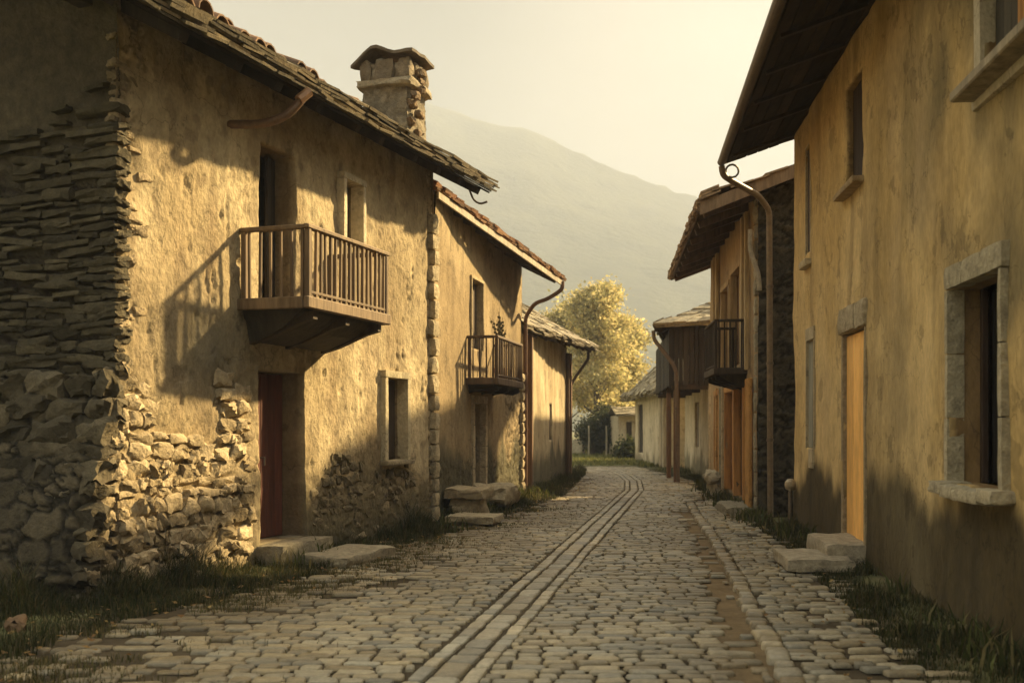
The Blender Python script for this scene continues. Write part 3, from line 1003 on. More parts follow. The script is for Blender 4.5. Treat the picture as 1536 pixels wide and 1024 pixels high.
side_sheet('wall', [hB(0, LB, 0), hB(0, LB, 5.6), hB(-2.5, LB, 6.9), hB(-5, LB, 5.4), hB(-5, LB, 0)], (.36, .28, .17), H2)
side_sheet('wall', [hB(0, 0, 0), hB(0, 0, 5.8), hB(-2.5, 0, 6.9), hB(-5, 0, 5.4), hB(-5, 0, 0)], (.36, .28, .17), H2)
side_sheet('wall', [hB(-5, 0, 0), hB(-5, LB, 0), hB(-5, LB, 5.4), hB(-5, 0, 5.4)], (.36, .28, .17), H2)
e0 = (-1.28, 18.45, 5.76); e1 = (1.33, 25.3, 5.24)
e1 = hB(1.0, LB + .15, 5.22)
t0 = (-4.7, 19.4, 7.3); t1 = (-1.75, 27.2, 7.0)
rb = MB(); roof_plane(rb, e0, e1, t0, t1, [(.36, .19, .09), (.30, .16, .085), (.24, .15, .09), (.40, .23, .12)], row=.3, edge_layers=3, wid=(.2, .4))
roof_plane(rb, (-7.4, 20.3, 5.2), (-4.6, 28, 5.2), t0, t1, SLATE, row=.6, edge_layers=1, slen=.8)
roof2 = rb.build('roof', M_TILE, H2)
soffit(roof2, e0, e1, t0, t1, (.20, .15, .09), .5)
rafters(roof2, e0, e1, t0, t1, (.09, .06, .035), .45, 9, .11, .14)
fa = MB(); a, b_ = Vector(e0), Vector(e1)
fa.hexa([tuple(a + Vector((-.02, 0, -.13))), tuple(b_ + Vector((-.02, 0, -.13))), tuple(b_ + Vector((.015, -.005, -.13))), tuple(a + Vector((.015, -.005, -.13))),
         tuple(a + Vector((-.02, 0, -.015))), tuple(b_ + Vector((-.02, 0, -.015))), tuple(b_ + Vector((.015, -.005, -.015))), tuple(a + Vector((.015, -.005, -.015)))], (.42, .36, .26))
fa.build('fascia_board', M_WOOD, roof2)
pipe('downpipe', [tuple(b_ + Vector((-.03, -.15, -.02))), tuple(b_ + Vector((-.03, -.15, -.22))), hB(.65, LB - .02, 4.78), hB(.32, LB - .02, 4.68), hB(.09, LB + .0, 4.35), hB(.09, LB + .0, .25)], .05, (.19, .10, .055), H2)
W = surround('balcony_door', hB, bu0, bu1, 3.25, 4.62, .06, .02, (.42, .34, .21), H2, M_PLASTER, blocks=False, seed=12)
leaf_panel('shutter_or_dark_panel', hB, bu0 + .01, bu1 - .01, 3.27, 4.6, -.16, (.11, .08, .05), W, 3)
W = surround('door_frame', hB, dl0, dl1, .42, 2.15, .16, .04, (.44, .36, .23), H2, M_STONE, seed=22)
leaf_panel('door', hB, dl0 + .01, dl1 - .01, .44, 2.13, -.2, (.09, .06, .035), W, 3)
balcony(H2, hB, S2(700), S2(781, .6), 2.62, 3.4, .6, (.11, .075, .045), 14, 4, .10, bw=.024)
# quoins at the far corner
qb = MB(); z = .1; k = 0
while z < 2.8:
    hgt = random.uniform(.2, .34)
    qb.rock((-.04, LB - .12, z + hgt / 2), (.26, .3, hgt - .015), np.array((.42, .34, .21)) * random.uniform(.7, 1.1), k=4, rnd=.2, amp=.12, seed=k, fr=hB)
    z += hgt; k += 1
smooth_by_angle(qb.build('quoins', M_STONE, H2), 50)

# ============================================================ HOUSE 3 (left, far)
hC = Frame((.31, 26.7), (1.83, 35.8), 'L')
LC = hC.len
H3 = empty('slate_roofed_house', (.31, 26.7, 0), 'small single-storey house farthest on the left with sagging grey slate roof and wooden corner posts', 'house', 'old houses along the left side of the street')
S3 = hC.S
op3 = [(S3(823), S3(828), 1.3, 2.35, .15), (S3(794), S3(800) - .1, .1, 2.2, .2)]
op3 = [op3[0]]
dC, cC = plaster_fn(300, (.42, .345, .21), (.50, .42, .27), (.27, .2, .12), .95, None, dampc=(.09, .085, .055))
wall('wall', hC, 0, LC, -.1, 4.3, .07, dC, cC, H3, M_RENDER, op3, None, seed=8)
side_sheet('wall', [hC(0, LC, 0), hC(0, LC, 4.5), hC(-2.2, LC, 5.6), hC(-5, LC, 4), hC(-5, LC, 0)], (.42, .345, .21), H3)
side_sheet('wall', [hC(0, 0, 0), hC(0, 0, 4.3), hC(-2.2, 0, 5.4), hC(-5, 0, 4), hC(-5, 0, 0)], (.42, .345, .21), H3)
side_sheet('wall', [hC(-5, 0, 0), hC(-5, LC, 0), hC(-5, LC, 4), hC(-5, 0, 4)], (.42, .345, .21), H3)
leaf_panel('window', hC, op3[0][0], op3[0][1], 1.3, 2.35, -.1, (.10, .075, .05), H3, 2)
e0 = hC(.15, -.7, 4.02); e1 = hC(.98, LC + .45, 4.25); t0 = hC(-2.6, -.7, 5.75); t1 = hC(-1.6, LC + .7, 5.85)
rb = MB(); roof_plane(rb, e0, e1, t0, t1, [(.2, .17, .115), (.26, .225, .15), (.15, .125, .085), (.30, .255, .17)], row=.2, edge_layers=4, wid=(.3, .9), ragged=.1)
roof_plane(rb, hC(-6, -.7, 3.9), hC(-5.6, LC + .4, 3.9), t0, t1, SLATE, row=.6, edge_layers=1, slen=.8)
roof3 = rb.build('roof', M_SLATE, H3)
soffit(roof3, e0, e1, t0, t1, (.07, .05, .03), .6)
rafters(roof3, e0, e1, t0, t1, (.08, .055, .03), .5, 9)
for (s_, w_, c_) in ((LC - .1, .1, (.20, .12, .065)), (LC - .45, .07, (.11, .07, .04)), (.25, .09, (.17, .10, .055)), (.65, .06, (.30, .22, .13))):
    b = MB(); b.box((.03, s_ - w_, -.05), (.03 + w_ * 1.6, s_ + w_, 4.02 + s_ * .012), c_, hC, .015); b.build('post', M_WOOD, H3)
pipe('downpipe', [tuple(Vector(hC(.72, LC + .1, 4.2))), hC(.72, LC + .1, 3.95), hC(.28, LC + .1, 3.35), hC(.14, LC + .1, 3.1), hC(.12, LC + .1, .1)], .05, (.07, .05, .035), H3)

# ============================================================ RIGHT HOUSE 1 (ochre, nearest right)
xw = lambda Y: 2.826 + .1075 * Y
hR = Frame((xw(3.2), 3.2), (xw(17.9), 17.9), 'R')
LR = hR.len
R1 = empty('ochre_house', (xw(17.9), 17.9, 0), 'tall ochre plastered house nearest on the right with stone-framed window and bright orange door', 'house', 'old houses along the right side of the street')
SR = hR.S
def rng_(xa, xb):
    a, b = sorted((SR(xa), SR(xb))); return a, b
wa = rng_(1211, 1218); wb = rng_(1269, 1293); wl = rng_(1432, 1511); wsl = rng_(1212, 1223); dr = rng_(1268, 1300)
wcs = (SR(1478) - 1.5, SR(1478))
zdt = 2.86
opR = [(wa[0], wa[1], 4.35, 6.0, .05), (wb[0], wb[1], 4.68, 6.0, .13), (wcs[0], wcs[1], 4.36, 5.95, .12),
       (wsl[0], wsl[1], 1.35, 3.0, .05), (dr[0], dr[1], .28, zdt, .3), (wl[0], wl[1], 1.2, 2.86, .21)]
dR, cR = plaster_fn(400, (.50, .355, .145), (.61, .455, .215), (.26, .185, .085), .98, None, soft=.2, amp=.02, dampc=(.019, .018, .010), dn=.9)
def cR2(s, z):
    c = cR(s, z)
    n = fbm(s * .45 + 3, z * .38, 451, 4)
    g1 = sstep(.40, .56, n) * sstep(10.5, 6.0, s)
    c = lerp(c, np.broadcast_to((.17, .14, .075), c.shape), g1 * .8)
    n3 = fbm(s * 1.0, z * .5, 461, 4)
    c = lerp(c, np.broadcast_to((.50, .37, .19), c.shape), sstep(.54, .74, n3) * .5 * sstep(1.2, 1.8, z))
    return c
EVR, ZER, TPR = 1.15, 6.2, math.tan(R(19))
def dRR(s, z):
    return dR(s, z) + (fbm(s * 1.4, z * .9, 470, 3) - .5) * .05
ztopR = ZER + EVR * TPR - .02
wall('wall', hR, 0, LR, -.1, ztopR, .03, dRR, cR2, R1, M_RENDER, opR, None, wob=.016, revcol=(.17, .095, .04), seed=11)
DR_ = 4.6
dE, cE = plaster_fn(430, (.30, .20, .09), (.40, .28, .14), (.2, .14, .07), .9, None)
hRe = Frame((xw(17.9), 17.9), (xw(17.9) + hR.d.y * DR_, 17.9 - hR.d.x * DR_), 'L')
hRe.n = hR.d.copy()
wall('wall', hRe, 0, DR_, -.1, 7, .12, dE, cE, R1, M_PLASTER, (), lambda s: ZER + (np.minimum(s + EVR, 2 * (DR_ / 2 + EVR) - s - EVR)) * TPR - .03, seed=4)
side_sheet('wall', [hR(-DR_, 0, 0), hR(-DR_, LR, 0), hR(-DR_, LR, ztopR), hR(-DR_, 0, ztopR)], (.3, .2, .1), R1)
side_sheet('wall', [hR(0, 0, 0), hR(0, 0, ztopR), hR(-DR_ / 2, 0, ztopR + .79), hR(-DR_, 0, ztopR), hR(-DR_, 0, 0)], (.3, .2, .1), R1)
e0, e1 = hR(EVR, -.8, ZER), hR(EVR, LR + .25, ZER)
rr_ = DR_ / 2 + EVR
t0, t1 = hR(-DR_ / 2, -.8, ZER + rr_ * TPR), hR(-DR_ / 2, LR + .25, ZER + rr_ * TPR)
rb = MB(); roof_plane(rb, e0, e1, t0, t1, THATCH, row=.3, edge_layers=4, wid=(.25, .6))
roof_plane(rb, hR(-DR_ - EVR, -.8, ZER), hR(-DR_ - EVR, LR + .25, ZER), t0, t1, THATCH, row=.6, edge_layers=1, slen=.8)
roofR = rb.build('roof', M_SLATE, R1)
soffit(roofR, e0, e1, t0, t1, (.045, .032, .018), .42, .19)
rafters(roofR, e0, e1, t0, t1, (.05, .035, .02), .30, 12, .09, .05)
# eave gutter and the long downpipe that leans over to the neighbour
gt = MB()
nn = 8
V = []
for s_ in (6.0, LR + .2):
    for t in (0, 1):
        for q in range(nn):
            an = math.pi + math.pi * q / (nn - 1)
            ra = .07 - t * .006
            V.append(hR(EVR + .05 + ra * math.cos(an), s_, ZER - .0 + ra * math.sin(an)))
F = []
for q in range(nn - 1):
    F += [(q, q + 1, 2 * nn + q + 1, 2 * nn + q), (nn + q, nn + q + 1, 3 * nn + q + 1, 3 * nn + q), (q, nn + q, nn + q + 1, q + 1), (2 * nn + q, 3 * nn + q, 3 * nn + q + 1, 2 * nn + q + 1)]
gt.add(V, F, (.10, .075, .05)); gt.build('gutter', M_METAL, R1)
pp = Vector((4.70, 19.4, 0))
g0 = Vector(hR(EVR + .05, LR + .15, 0))
pipe('downpipe', [(g0.x, g0.y, 6.12), (g0.x + .03, g0.y + .05, 5.98), (g0.x + .2, g0.y + .2, 5.92), (pp.x - .28, pp.y - .25, 5.83), (pp.x - .02, pp.y, 5.62), (pp.x, pp.y, .05)], .055, (.20, .145, .085), R1)
b = MB()
ring = [(g0.x + .2 + .11 * math.cos(t), g0.y + .1, 6.06 + .11 * math.sin(t)) for t in np.linspace(0, 2 * math.pi, 14)]
b.tube(ring, .018, (.13, .1, .06), 6); b.build('gutter_ring', M_METAL, R1)
# windows and door
FR = (.46, .385, .245)
Wn = surround('window', hR, wa[0], wa[1], 4.35, 6.0, .035, .012, FR, R1, M_PLASTER, blocks=False)
leaf_panel('shutter_or_dark_panel', hR, wa[0] + .01, wa[1] - .01, 4.36, 5.99, -.05, (.06, .035, .02), Wn, 2)
sill(hR, wa[0] - .08, wa[1] + .1, 4.25, .1, FR, Wn, .12)
Wn = leaf_panel('window', hR, wb[0] + .01, wb[1] - .01, 4.69, 5.99, -.13, (.035, .022, .014), R1, 3)
sill(hR, wb[0] - .12, wb[1] + .14, 4.68, .12, (.36, .27, .15), Wn, .08)
Wn = surround('window', hR, wcs[0], wcs[1], 4.36, 5.95, .16, .03, (.50, .44, .31), R1, M_PLASTER, bottom=True, blocks=False, seed=5)
leaf_panel('shutter_or_dark_panel', hR, wcs[1] - .52, wcs[1] - .01, 4.38, 5.93, -.12, (.065, .057, .04), Wn, 3)
leaf_panel('shutter_or_dark_panel', hR, wcs[0] + .01, wcs[1] - .54, 4.38, 5.93, -.10, (.50, .24, .07), Wn, 6)
b = MB(); b.box((-.15, wcs[0] - .1, 4.27), (.24, wcs[1] + .12, 4.355), (.30, .25, .165), hR, .012); b.build('sill', M_WOOD, Wn)
Wn = surround('window', hR, wsl[0], wsl[1], 1.35, 3.0, .05, .015, FR, R1, M_PLASTER, blocks=False, lint=.2)
leaf_panel('shutter_or_dark_panel', hR, wsl[0] + .01, wsl[1] - .01, 1.36, 2.99, -.05, (.24, .235, .18), Wn, 2)
b = MB(); b.rock((.0, wsl[0] + .2, 1.2), (.1, .34, .3), FR, k=4, rnd=.15, amp=.1, seed=2, fr=hR); b.build('sill', M_PLASTER, Wn)
Wn = surround('door_frame', hR, dr[0], dr[1], .28, zdt, .11, .02, (.36, .285, .17), R1, M_STONE, blocks=False, lint=.02, seed=8)
b = MB()
for k in range(3):
    a = dr[0] - .12 + (dr[1] - dr[0] + .24) * k / 3; a2 = a + (dr[1] - dr[0] + .24) / 3
    b.rock((.0, (a + a2) / 2, zdt + .17), (.16, a2 - a - .01, .32), np.array((.44, .37, .24)) * random.uniform(.85, 1.1), k=5, rnd=.15, amp=.1, seed=k + 40, fr=hR)
smooth_by_angle(b.build('lintel', M_STONE, Wn), 50)
# painted orange door leaf; warm bounced light is also put into its colour
leaf_panel('door', hR, dr[0] + .02, dr[1] - .02, .3, zdt - .02, -.06, (.92, .52, .15), Wn, 3, mat=attr_mat('glow_painted_door', .55, 3, .2, .15, 12, (1, 1, .3), .4))
Wn = surround('window', hR, wl[0], wl[1], 1.2, 2.86, .085, .05, (.42, .365, .24), R1, M_STONE, lint=.2, seed=70)
gap = .36
b = MB(); b.box((-.27, wl[1] - .05, 1.2), (-.212, wl[1] + .02, 2.86), (.05, .03, .018), hR, .006); b.build('jamb', M_WOOD, Wn)
leaf_panel('shutter_or_dark_panel', hR, wl[0] + .04, wl[1] - .04, 1.22, 2.84, -.34, (.01, .008, .006), Wn, 5)  # near-black board filling the open window; interior darkness put into its colour
b = MB()
cx_ = (wl[0] + wl[1]) / 2
for k in range(5):
    a = wl[0] - .16 + (wl[1] - wl[0] + .32) * k / 5; a2 = a + (wl[1] - wl[0] + .32) / 5
    b.rock((.04, (a + a2) / 2, 1.13 + .02 * ((k - 2) ** 2) * .4), (.28, a2 - a + .03, .11), np.array((.44, .38, .25)) * random.uniform(.95, 1.05), k=5, rnd=.2, amp=.12, seed=90 + k, fr=hR)
smooth_by_angle(b.build('sill', M_STONE, Wn), 55)
# little standpipe by the far corner
SP = MB()
q = Vector(hR(.12, LR - .25, 0))
SP.tube([(q.x, q.y, -.02), (q.x, q.y, .62)], .03, (.16, .12, .075)); SP.rock((q.x, q.y, .72), (.17, .17, .2), (.42, .34, .21), k=5, rnd=.5, amp=.1)
tag(smooth_by_angle(SP.build('standpipe', M_METAL), 50), 'thin knobbed metal standpipe at the far corner of the ochre house', 'standpipe')

# ============================================================ RIGHT HOUSE 2 (balcony, orange doors)
hQ = Frame((4.60, 19.95), (5.22, 28.0), 'R')
LQ = hQ.len
R2 = empty('timber_trimmed_house', (4.60, 19.95, 0), 'house on the right with orange door surrounds, small balcony and dark stone end wall', 'house', 'old houses along the right side of the street')
SQ = hQ.S
def rq(xa, xb):
    a, b = sorted((SQ(xa), SQ(xb))); return a, b
q1 = rq(1083, 1097); q2 = rq(1099, 1115); q3 = rq(1115, 1128) ; q4 = rq(1090, 1110)
ud1 = rq(1085, 1096); ud2 = rq(1100, 1114)
ld1 = rq(1091, 1103); ld2 = rq(1105, 1118); ls = rq(1075, 1081)
zq = 3.0
opQ = [(ud1[0], ud1[1], zq, 4.85, .25), (ud2[0], ud2[1], zq, 5.0, .25), (ld1[0], ld1[1], .25, 2.45, .25), (ld2[0], ld2[1], .2, 2.5, .25), (ls[0], ls[1], .6, 2.45, .2)]
dQ, cQ = plaster_fn(500, (.30, .21, .11), (.40, .30, .17), (.22, .15, .08), .5, None, dampc=(.12, .10, .06))
wall('wall', hQ, 0, LQ, -.1, 6.15, .05, dQ, cQ, R2, M_RENDER, opQ, None, revcol=(.36, .18, .06), seed=13)
DQ = 5.0
hQg = Frame((4.60, 19.95), (4.60 + hQ.d.y * DQ, 19.95 - hQ.d.x * DQ), 'L')
hQg.n = -hQ.d
TPQ = math.tan(R(21)); ZEQ = 5.76; EVQ = 1.12
def dispq(s, z):
    h, e, rid = stone_disp(s, z, 2.6, 6.5, .07, 523)
    return h
def colq(s, z):
    h, e, rid = stone_disp(s, z, 2.6, 6.5, .07, 523)
    a = lerp((.055, .05, .035), (.115, .10, .065), rid)
    return lerp((.025, .022, .015), a, sstep(.02, .2, e))
wall('wall', hQg, 0, DQ, -.1, 7, .045, dispq, colq, R2, M_STONE, (), lambda s: ZEQ + np.minimum(s + EVQ, 2 * (DQ / 2 + EVQ) - s - EVQ) * TPQ - .03, seed=14)
side_sheet('wall', [hQ(0, LQ, 0), hQ(0, LQ, 6.15), hQ(-DQ / 2, LQ, 7.1), hQ(-DQ, LQ, 6.1), hQ(-DQ, LQ, 0)], (.36, .24, .12), R2)
side_sheet('wall', [hQ(-DQ, 0, 0), hQ(-DQ, LQ, 0), hQ(-DQ, LQ, 6.1), hQ(-DQ, 0, 6.1)], (.36, .24, .12), R2)
e0, e1 = hQ(EVQ, -.45, ZEQ), hQ(EVQ - .15, LQ + 1.6, ZEQ)
rr_ = DQ / 2 + EVQ
t0, t1 = hQ(-DQ / 2, -.45, ZEQ + rr_ * TPQ), hQ(-DQ / 2, LQ + 1.0, ZEQ + rr_ * TPQ)
rb = MB(); roof_plane(rb, e0, e1, t0, t1, [(.26, .18, .10), (.2, .14, .08), (.32, .22, .12)], row=.3, edge_layers=5, wid=(.2, .5))
roof_plane(rb, hQ(-DQ - EVQ, -.45, ZEQ), hQ(-DQ - EVQ, LQ + 1, ZEQ), t0, t1, SLATE, row=.6, edge_layers=1, slen=.8)
roofQ = rb.build('roof', M_SLATE, R2)
soffit(roofQ, e0, e1, t0, t1, (.10, .066, .036), .36, .22)
rafters(roofQ, e0, e1, t0, t1, (.11, .07, .04), .30, 10, .13, .16)
bb = MB(); a, c_ = Vector(e0), Vector(t0)
al = (Vector(e1) - a).normalized()
bb.hexa([tuple(a - al * .03 + Vector((0, 0, -.2))), tuple(c_ - al * .03 + Vector((0, 0, -.2))), tuple(c_ - al * .0 + Vector((0, 0, -.2))), tuple(a + Vector((0, 0, -.2))),
         tuple(a - al * .03 + Vector((0, 0, .03))), tuple(c_ - al * .03 + Vector((0, 0, .03))), tuple(c_ + Vector((0, 0, .03))), tuple(a + Vector((0, 0, .03)))], (.22, .15, .085))
bb.build('bargeboard', M_WOOD, roofQ)
ORG = (.46, .235, .07)
for (rg, z0_, z1_, c_) in ((ud1, zq, 4.85, (.13, .07, .035)), (ud2, zq, 5.0, (.16, .10, .05)), (ld1, .25, 2.45, (.30, .12, .035)), (ld2, .2, 2.5, (.09, .045, .02)), (ls, .6, 2.45, (.08, .075, .05))):
    Wn = surround('door_frame' if z0_ != .6 else 'window', hQ, rg[0], rg[1], z0_, z1_, .13, .05, (ORG if z0_ < 1 else (.40, .28, .13)), R2, M_WOOD, blocks=False, seed=int(z1_ * 10))
    leaf_panel('door' if z0_ != .6 else 'shutter_or_dark_panel', hQ, rg[0] + .01, rg[1] - .01, z0_ + .02, z1_ - .02, -.14, c_, Wn, 3)
for s_, wd, c_ in ((SQ(1128), .28, (.45, .25, .08)), (SQ(1079), .08, (.5, .3, .12)), (SQ(1085), .06, (.33, .30, .2)), (SQ(1088), .05, (.5, .4, .25))):
    b = MB(); b.box((.03, s_ - wd, 0), (.10, s_ + wd, 2.62), c_, hQ, .012); b.build('pilaster', M_PLASTER, R2)
for s_, wd in ((SQ(1119), .10), (SQ(1125), .06), (SQ(1080), .08), (SQ(1075.5), .05)):
    b = MB(); b.box((.03, s_ - wd, 2.8), (.11, s_ + wd, 5.9), (.44, .33, .17), hQ, .012); b.build('post', M_WOOD, R2)
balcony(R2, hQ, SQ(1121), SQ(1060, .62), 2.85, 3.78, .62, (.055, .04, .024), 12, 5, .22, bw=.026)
# quoins on the near corner (whitish, flaking)
qb = MB(); z = .1; k = 0
while z < 5.9:
    hgt = random.uniform(.25, .45)
    qb.rock((-.07, .17, z + hgt / 2), (.24, .2, hgt - .02), np.array((.36, .32, .22)) * random.uniform(.5, 1.1), k=4, rnd=.2, amp=.15, seed=k + 8, fr=hQ)
    z += hgt; k += 1
smooth_by_angle(qb.build('quoins', M_STONE, R2), 50)
pipe('vent_pipe', [hQ(.16, -.1, 5.35), hQ(.16, -.12, 4.95), hQ(.02, -.2, 4.5), hQ(.0, -.22, 4.2)], .045, (.30, .26, .18), R2)

# ============================================================ RIGHT HOUSE 3 (white, boarded gallery)
hS = Frame((5.82, 31.6), (6.72, 41.4), 'R')
LS = hS.len
R3 = empty('galleried_house', (5.82, 31.6, 0), 'whitewashed house on the right with dark boarded upper gallery jutting over the street', 'house', 'old houses along the right side of the street')
SS = hS.S
a_, b_ = sorted((SS(1043), SS(1048)))
dS, cS = plaster_fn(600, (.50, .44, .31), (.60, .53, .38), (.33, .27, .17), .6, None, dampc=(.16, .145, .09))
wall('wall', hS, 0, LS, -.1, 4.9, .08, dS, cS, R3, M_RENDER, [(a_, b_, 1.0, 2.5, .15)], None, seed=17)
leaf_panel('window', hS, a_, b_, 1.0, 2.5, -.1, (.16, .12, .08), R3, 2)
side_sheet('wall', [hS(0, 0, 0), hS(0, 0, 4.9), hS(-2.5, 0, 5.6), hS(-5, 0, 4.9), hS(-5, 0, 0)], (.45, .39, .27), R3)
side_sheet('wall', [hS(0, LS, 0), hS(0, LS, 4.9), hS(-2.5, LS, 5.6), hS(-5, LS, 4.9), hS(-5, LS, 0)], (.45, .39, .27), R3)
side_sheet('wall', [hS(-5, 0, 0), hS(-5, LS, 0), hS(-5, LS, 4.9), hS(-5, 0, 4.9)], (.45, .39, .27), R3)
gb = MB()
gz0, gz1, gp = 2.95, 4.62, 1.12
x = 0.0
while x < LS - .1:
    w_ = random.uniform(.12, .2)
    gb.box((gp - .03, x, gz0 + random.uniform(-.06, .02)), (gp + random.uniform(0, .012), x + w_ - .012, gz1), np.array((.035, .026, .016)) * random.uniform(.5, 1.6), hS)
    x += w_
x = 0.0
while x < gp - .05:
    w_ = random.uniform(.1, .18)
    gb.box((x, -.02 - random.uniform(0, .012), gz0 + random.uniform(-.06, .02)), (x + w_ - .012, .03, gz1 + x * 0), np.array((.035, .027, .017)) * random.uniform(.5, 1.8), hS)
    x += w_
gb.box((0.01, 0.04, gz0 + .02), (gp - .04, LS - .1, gz0 + .1), (.05, .04, .025), hS)
gb.box((0.01, 0.04, gz1 - .3), (gp - .04, LS - .1, gz1 - .2), (.05, .04, .025), hS)
gb.build('gallery', M_WOOD, R3)
for s_ in (.1, 3, 6, 9.4):
    b = MB(); b.box((.0, s_ - .07, gz0 - .16), (gp - .05, s_ + .07, gz0 + .01), (.07, .05, .03), hS, .01); b.build('beam', M_WOOD, R3)
ez = 4.58
e0, e1 = hS(1.6, -.45, ez), hS(.6, LS + .4, ez + .1)
t0, t1 = hS(-2.2, 1.9, 6.35), hS(-2.4, LS - 1.0, 6.45)
rb = MB(); roof_plane(rb, e0, e1, t0, t1, THATCH, row=.24, edge_layers=4, wid=(.25, .6), ragged=.08)
roof_plane(rb, e0, hS(-6, -.45, ez + .3), t0, hS(-2.25, 1.95, 6.38), [(.34, .29, .19), (.28, .235, .15), (.40, .34, .22)], row=.24, edge_layers=4, wid=(.25, .6), ragged=.08)
roof_plane(rb, hS(-6, -.45, ez + .3), hS(-6.2, LS + .4, ez), t0, t1, THATCH, row=.6, edge_layers=1, slen=.8)
roofS = rb.build('roof', M_SLATE, R3)
soffit(roofS, e0, e1, t0, t1, (.05, .036, .022), .4)
rafters(roofS, e0, e1, t0, t1, (.06, .042, .025), .34, 9)
qx = hS(gp + .2, .2, 0)
pipe('downpipe', [hS(1.62, .0, ez - .04), hS(1.6, .0, ez - .3), hS(1.05, -.1, 3.55), hS(.95, -.1, 3.3), hS(.9, -.1, .05)], .06, (.12, .08, .05), R3)
b = MB(); b.box((gp - .3, .3, -.05), (gp - .12, .5, gz0 - .16), (.13, .075, .04), hS, .02); b.build('post', M_WOOD, R3)
b = MB(); b.box((gp - .2, 3.0, -.05), (gp - .05, 3.18, gz0 - .16), (.20, .11, .06), hS, .02); b.build('post', M_WOOD, R3)

# ============================================================ RIGHT HOUSE 4 (low white cottage) and 5 (hut)
hT = Frame((6.30, 43.0), (6.08, 52.6), 'R')
LT = hT.len
R4 = empty('low_cottage', (6.30, 43.0, 0), 'low whitewashed cottage far on the right under a shaggy thick hipped roof', 'house', 'old houses along the right side of the street')
ST = hT.S
a_, b_ = sorted((ST(957), ST(966)))
b_ = min(b_, LT - .3); a_ = b_ - 1.6
dT, cT = plaster_fn(700, (.52, .45, .31), (.60, .52, .37), (.38, .31, .2), .35, None, dampc=(.22, .19, .12))
wall('wall', hT, 0, LT, -.1, 3.25, .1, dT, cT, R4, M_RENDER, [(a_, b_, .45, 2.75, .2), (1.9, 2.3, .25, 1.25, .12)], None, seed=19)
leaf_panel('window', hT, a_, b_, .45, 2.75, -.12, (.03, .022, .015), R4, 3)
leaf_panel('hatch', hT, 1.9, 2.3, .25, 1.25, -.08, (.05, .035, .02), R4, 2)
side_sheet('wall', [hT(0, 0, 0), hT(0, 0, 3.2), hT(-5, 0, 3.2), hT(-5, 0, 0)], (.5, .43, .3), R4)
side_sheet('wall', [hT(0, LT, 0), hT(0, LT, 3.2), hT(-5, LT, 3.2), hT(-5, LT, 0)], (.5, .43, .3), R4)
side_sheet('wall', [hT(-5, 0, 0), hT(-5, LT, 0), hT(-5, LT, 3.2), hT(-5, 0, 3.2)], (.5, .43, .3), R4)
ez = 2.95
e0, e1, e2, e3 = hT(.5, -.5, ez), hT(.55, LT + .5, ez), hT(-5.5, LT + .5, ez), hT(-5.5, -.5, ez)
t0, t1 = hT(-2.5, 2.0, 6.3), hT(-2.5, LT - 2.0, 6.2)
rb = MB()
RC = [(.26, .22, .135), (.32, .27, .165), (.20, .165, .10)]
for (a, b_, c_, d_) in ((e0, e1, t0, t1), (e0, e3, t0, tuple(Vector(t0) + Vector((.05, 0, 0)))), (e1, e2, t1, tuple(Vector(t1) + Vector((.05, 0, 0)))), (e3, e2, t0, t1)):
    roof_plane(rb, a, b_, c_, d_, RC, row=.24, edge_layers=6, wid=(.25, .6), ragged=.14, th=(.03, .08))
roofT = rb.build('roof', M_SLATE, R4)
for s_, c_ in ((.2, (.42, .36, .25)), (.6, (.30, .25, .17)), (1.0, (.45, .38, .26))):
    b = MB(); b.box((.05, s_ - .09, 0), (.2, s_ + .09, ez + .15), c_, hT, .02); b.build('post', M_WOOD, R4)

R5 = empty('small_hut', (6.3, 58.0, 0), 'tiny pale plastered hut with two dark doorways at the far end of the street', 'hut')
hU = Frame((5.75, 57.6), (7.6, 57.2), 'L'); hU.n = Vector((-.2, -.98, 0)).normalized()
hU2 = Frame((5.75, 57.6), (5.7, 62.5), 'R')
dU, cU = plaster_fn(800, (.34, .29, .19), (.40, .345, .235), (.25, .2, .13), .2, None)
wall('wall', hU, 0, 3.5, -.1, 2.3, .1, dU, cU, R5, M_PLASTER, [(.42, .72, .1, 2.0, .2), (.95, 1.22, .35, 1.95, .2)], None, seed=21)
leaf_panel('door', hU, .42, .72, .1, 2.0, -.12, (.05, .035, .02), R5, 2)
leaf_panel('door', hU, .95, 1.22, .35, 1.95, -.12, (.06, .045, .03), R5, 2)
wall('wall', hU2, 0, 4.8, -.1, 2.3, .2, dU, cU, R5, M_PLASTER, (), None, seed=22)
rb = MB(); roof_plane(rb, (5.6, 57.2, 2.25), (9.4, 56.4, 2.25), (5.6, 60, 2.75), (9.4, 59.4, 2.75), RC, row=.25, edge_layers=3)
roof_plane(rb, (5.6, 63.0, 2.2), (9.4, 62.4, 2.2), (5.6, 60, 2.75), (9.4, 59.4, 2.75), RC, row=.4, edge_layers=1)
rb.build('roof', M_SLATE, R5)

# ============================================================ GROUND
def ypath(pts):
    g_ = [G(*p) for p in pts]
    g_.sort(key=lambda q: q[1])
    ys = np.array([q[1] for q in g_]); xs = np.array([q[0] for q in g_])
    return lambda Y: np.interp(Y, ys, xs)
leftE = ypath([(-60, 1024), (60, 962), (180, 926), (400, 878), (520, 842), (600, 816), (660, 800), (740, 776), (835, 742), (868, 712), (866, 702)])
_r = sorted([G(*q) for q in [(1400, 1024), (1340, 960), (1250, 880), (1200, 830), (1150, 795), (1070, 752), (1040, 722), (985, 708), (962, 702)]] + [(3.05, 5.0)], key=lambda q: q[1])
rightE = lambda Y: np.interp(Y, [q[1] for q in _r], [q[0] for q in _r])
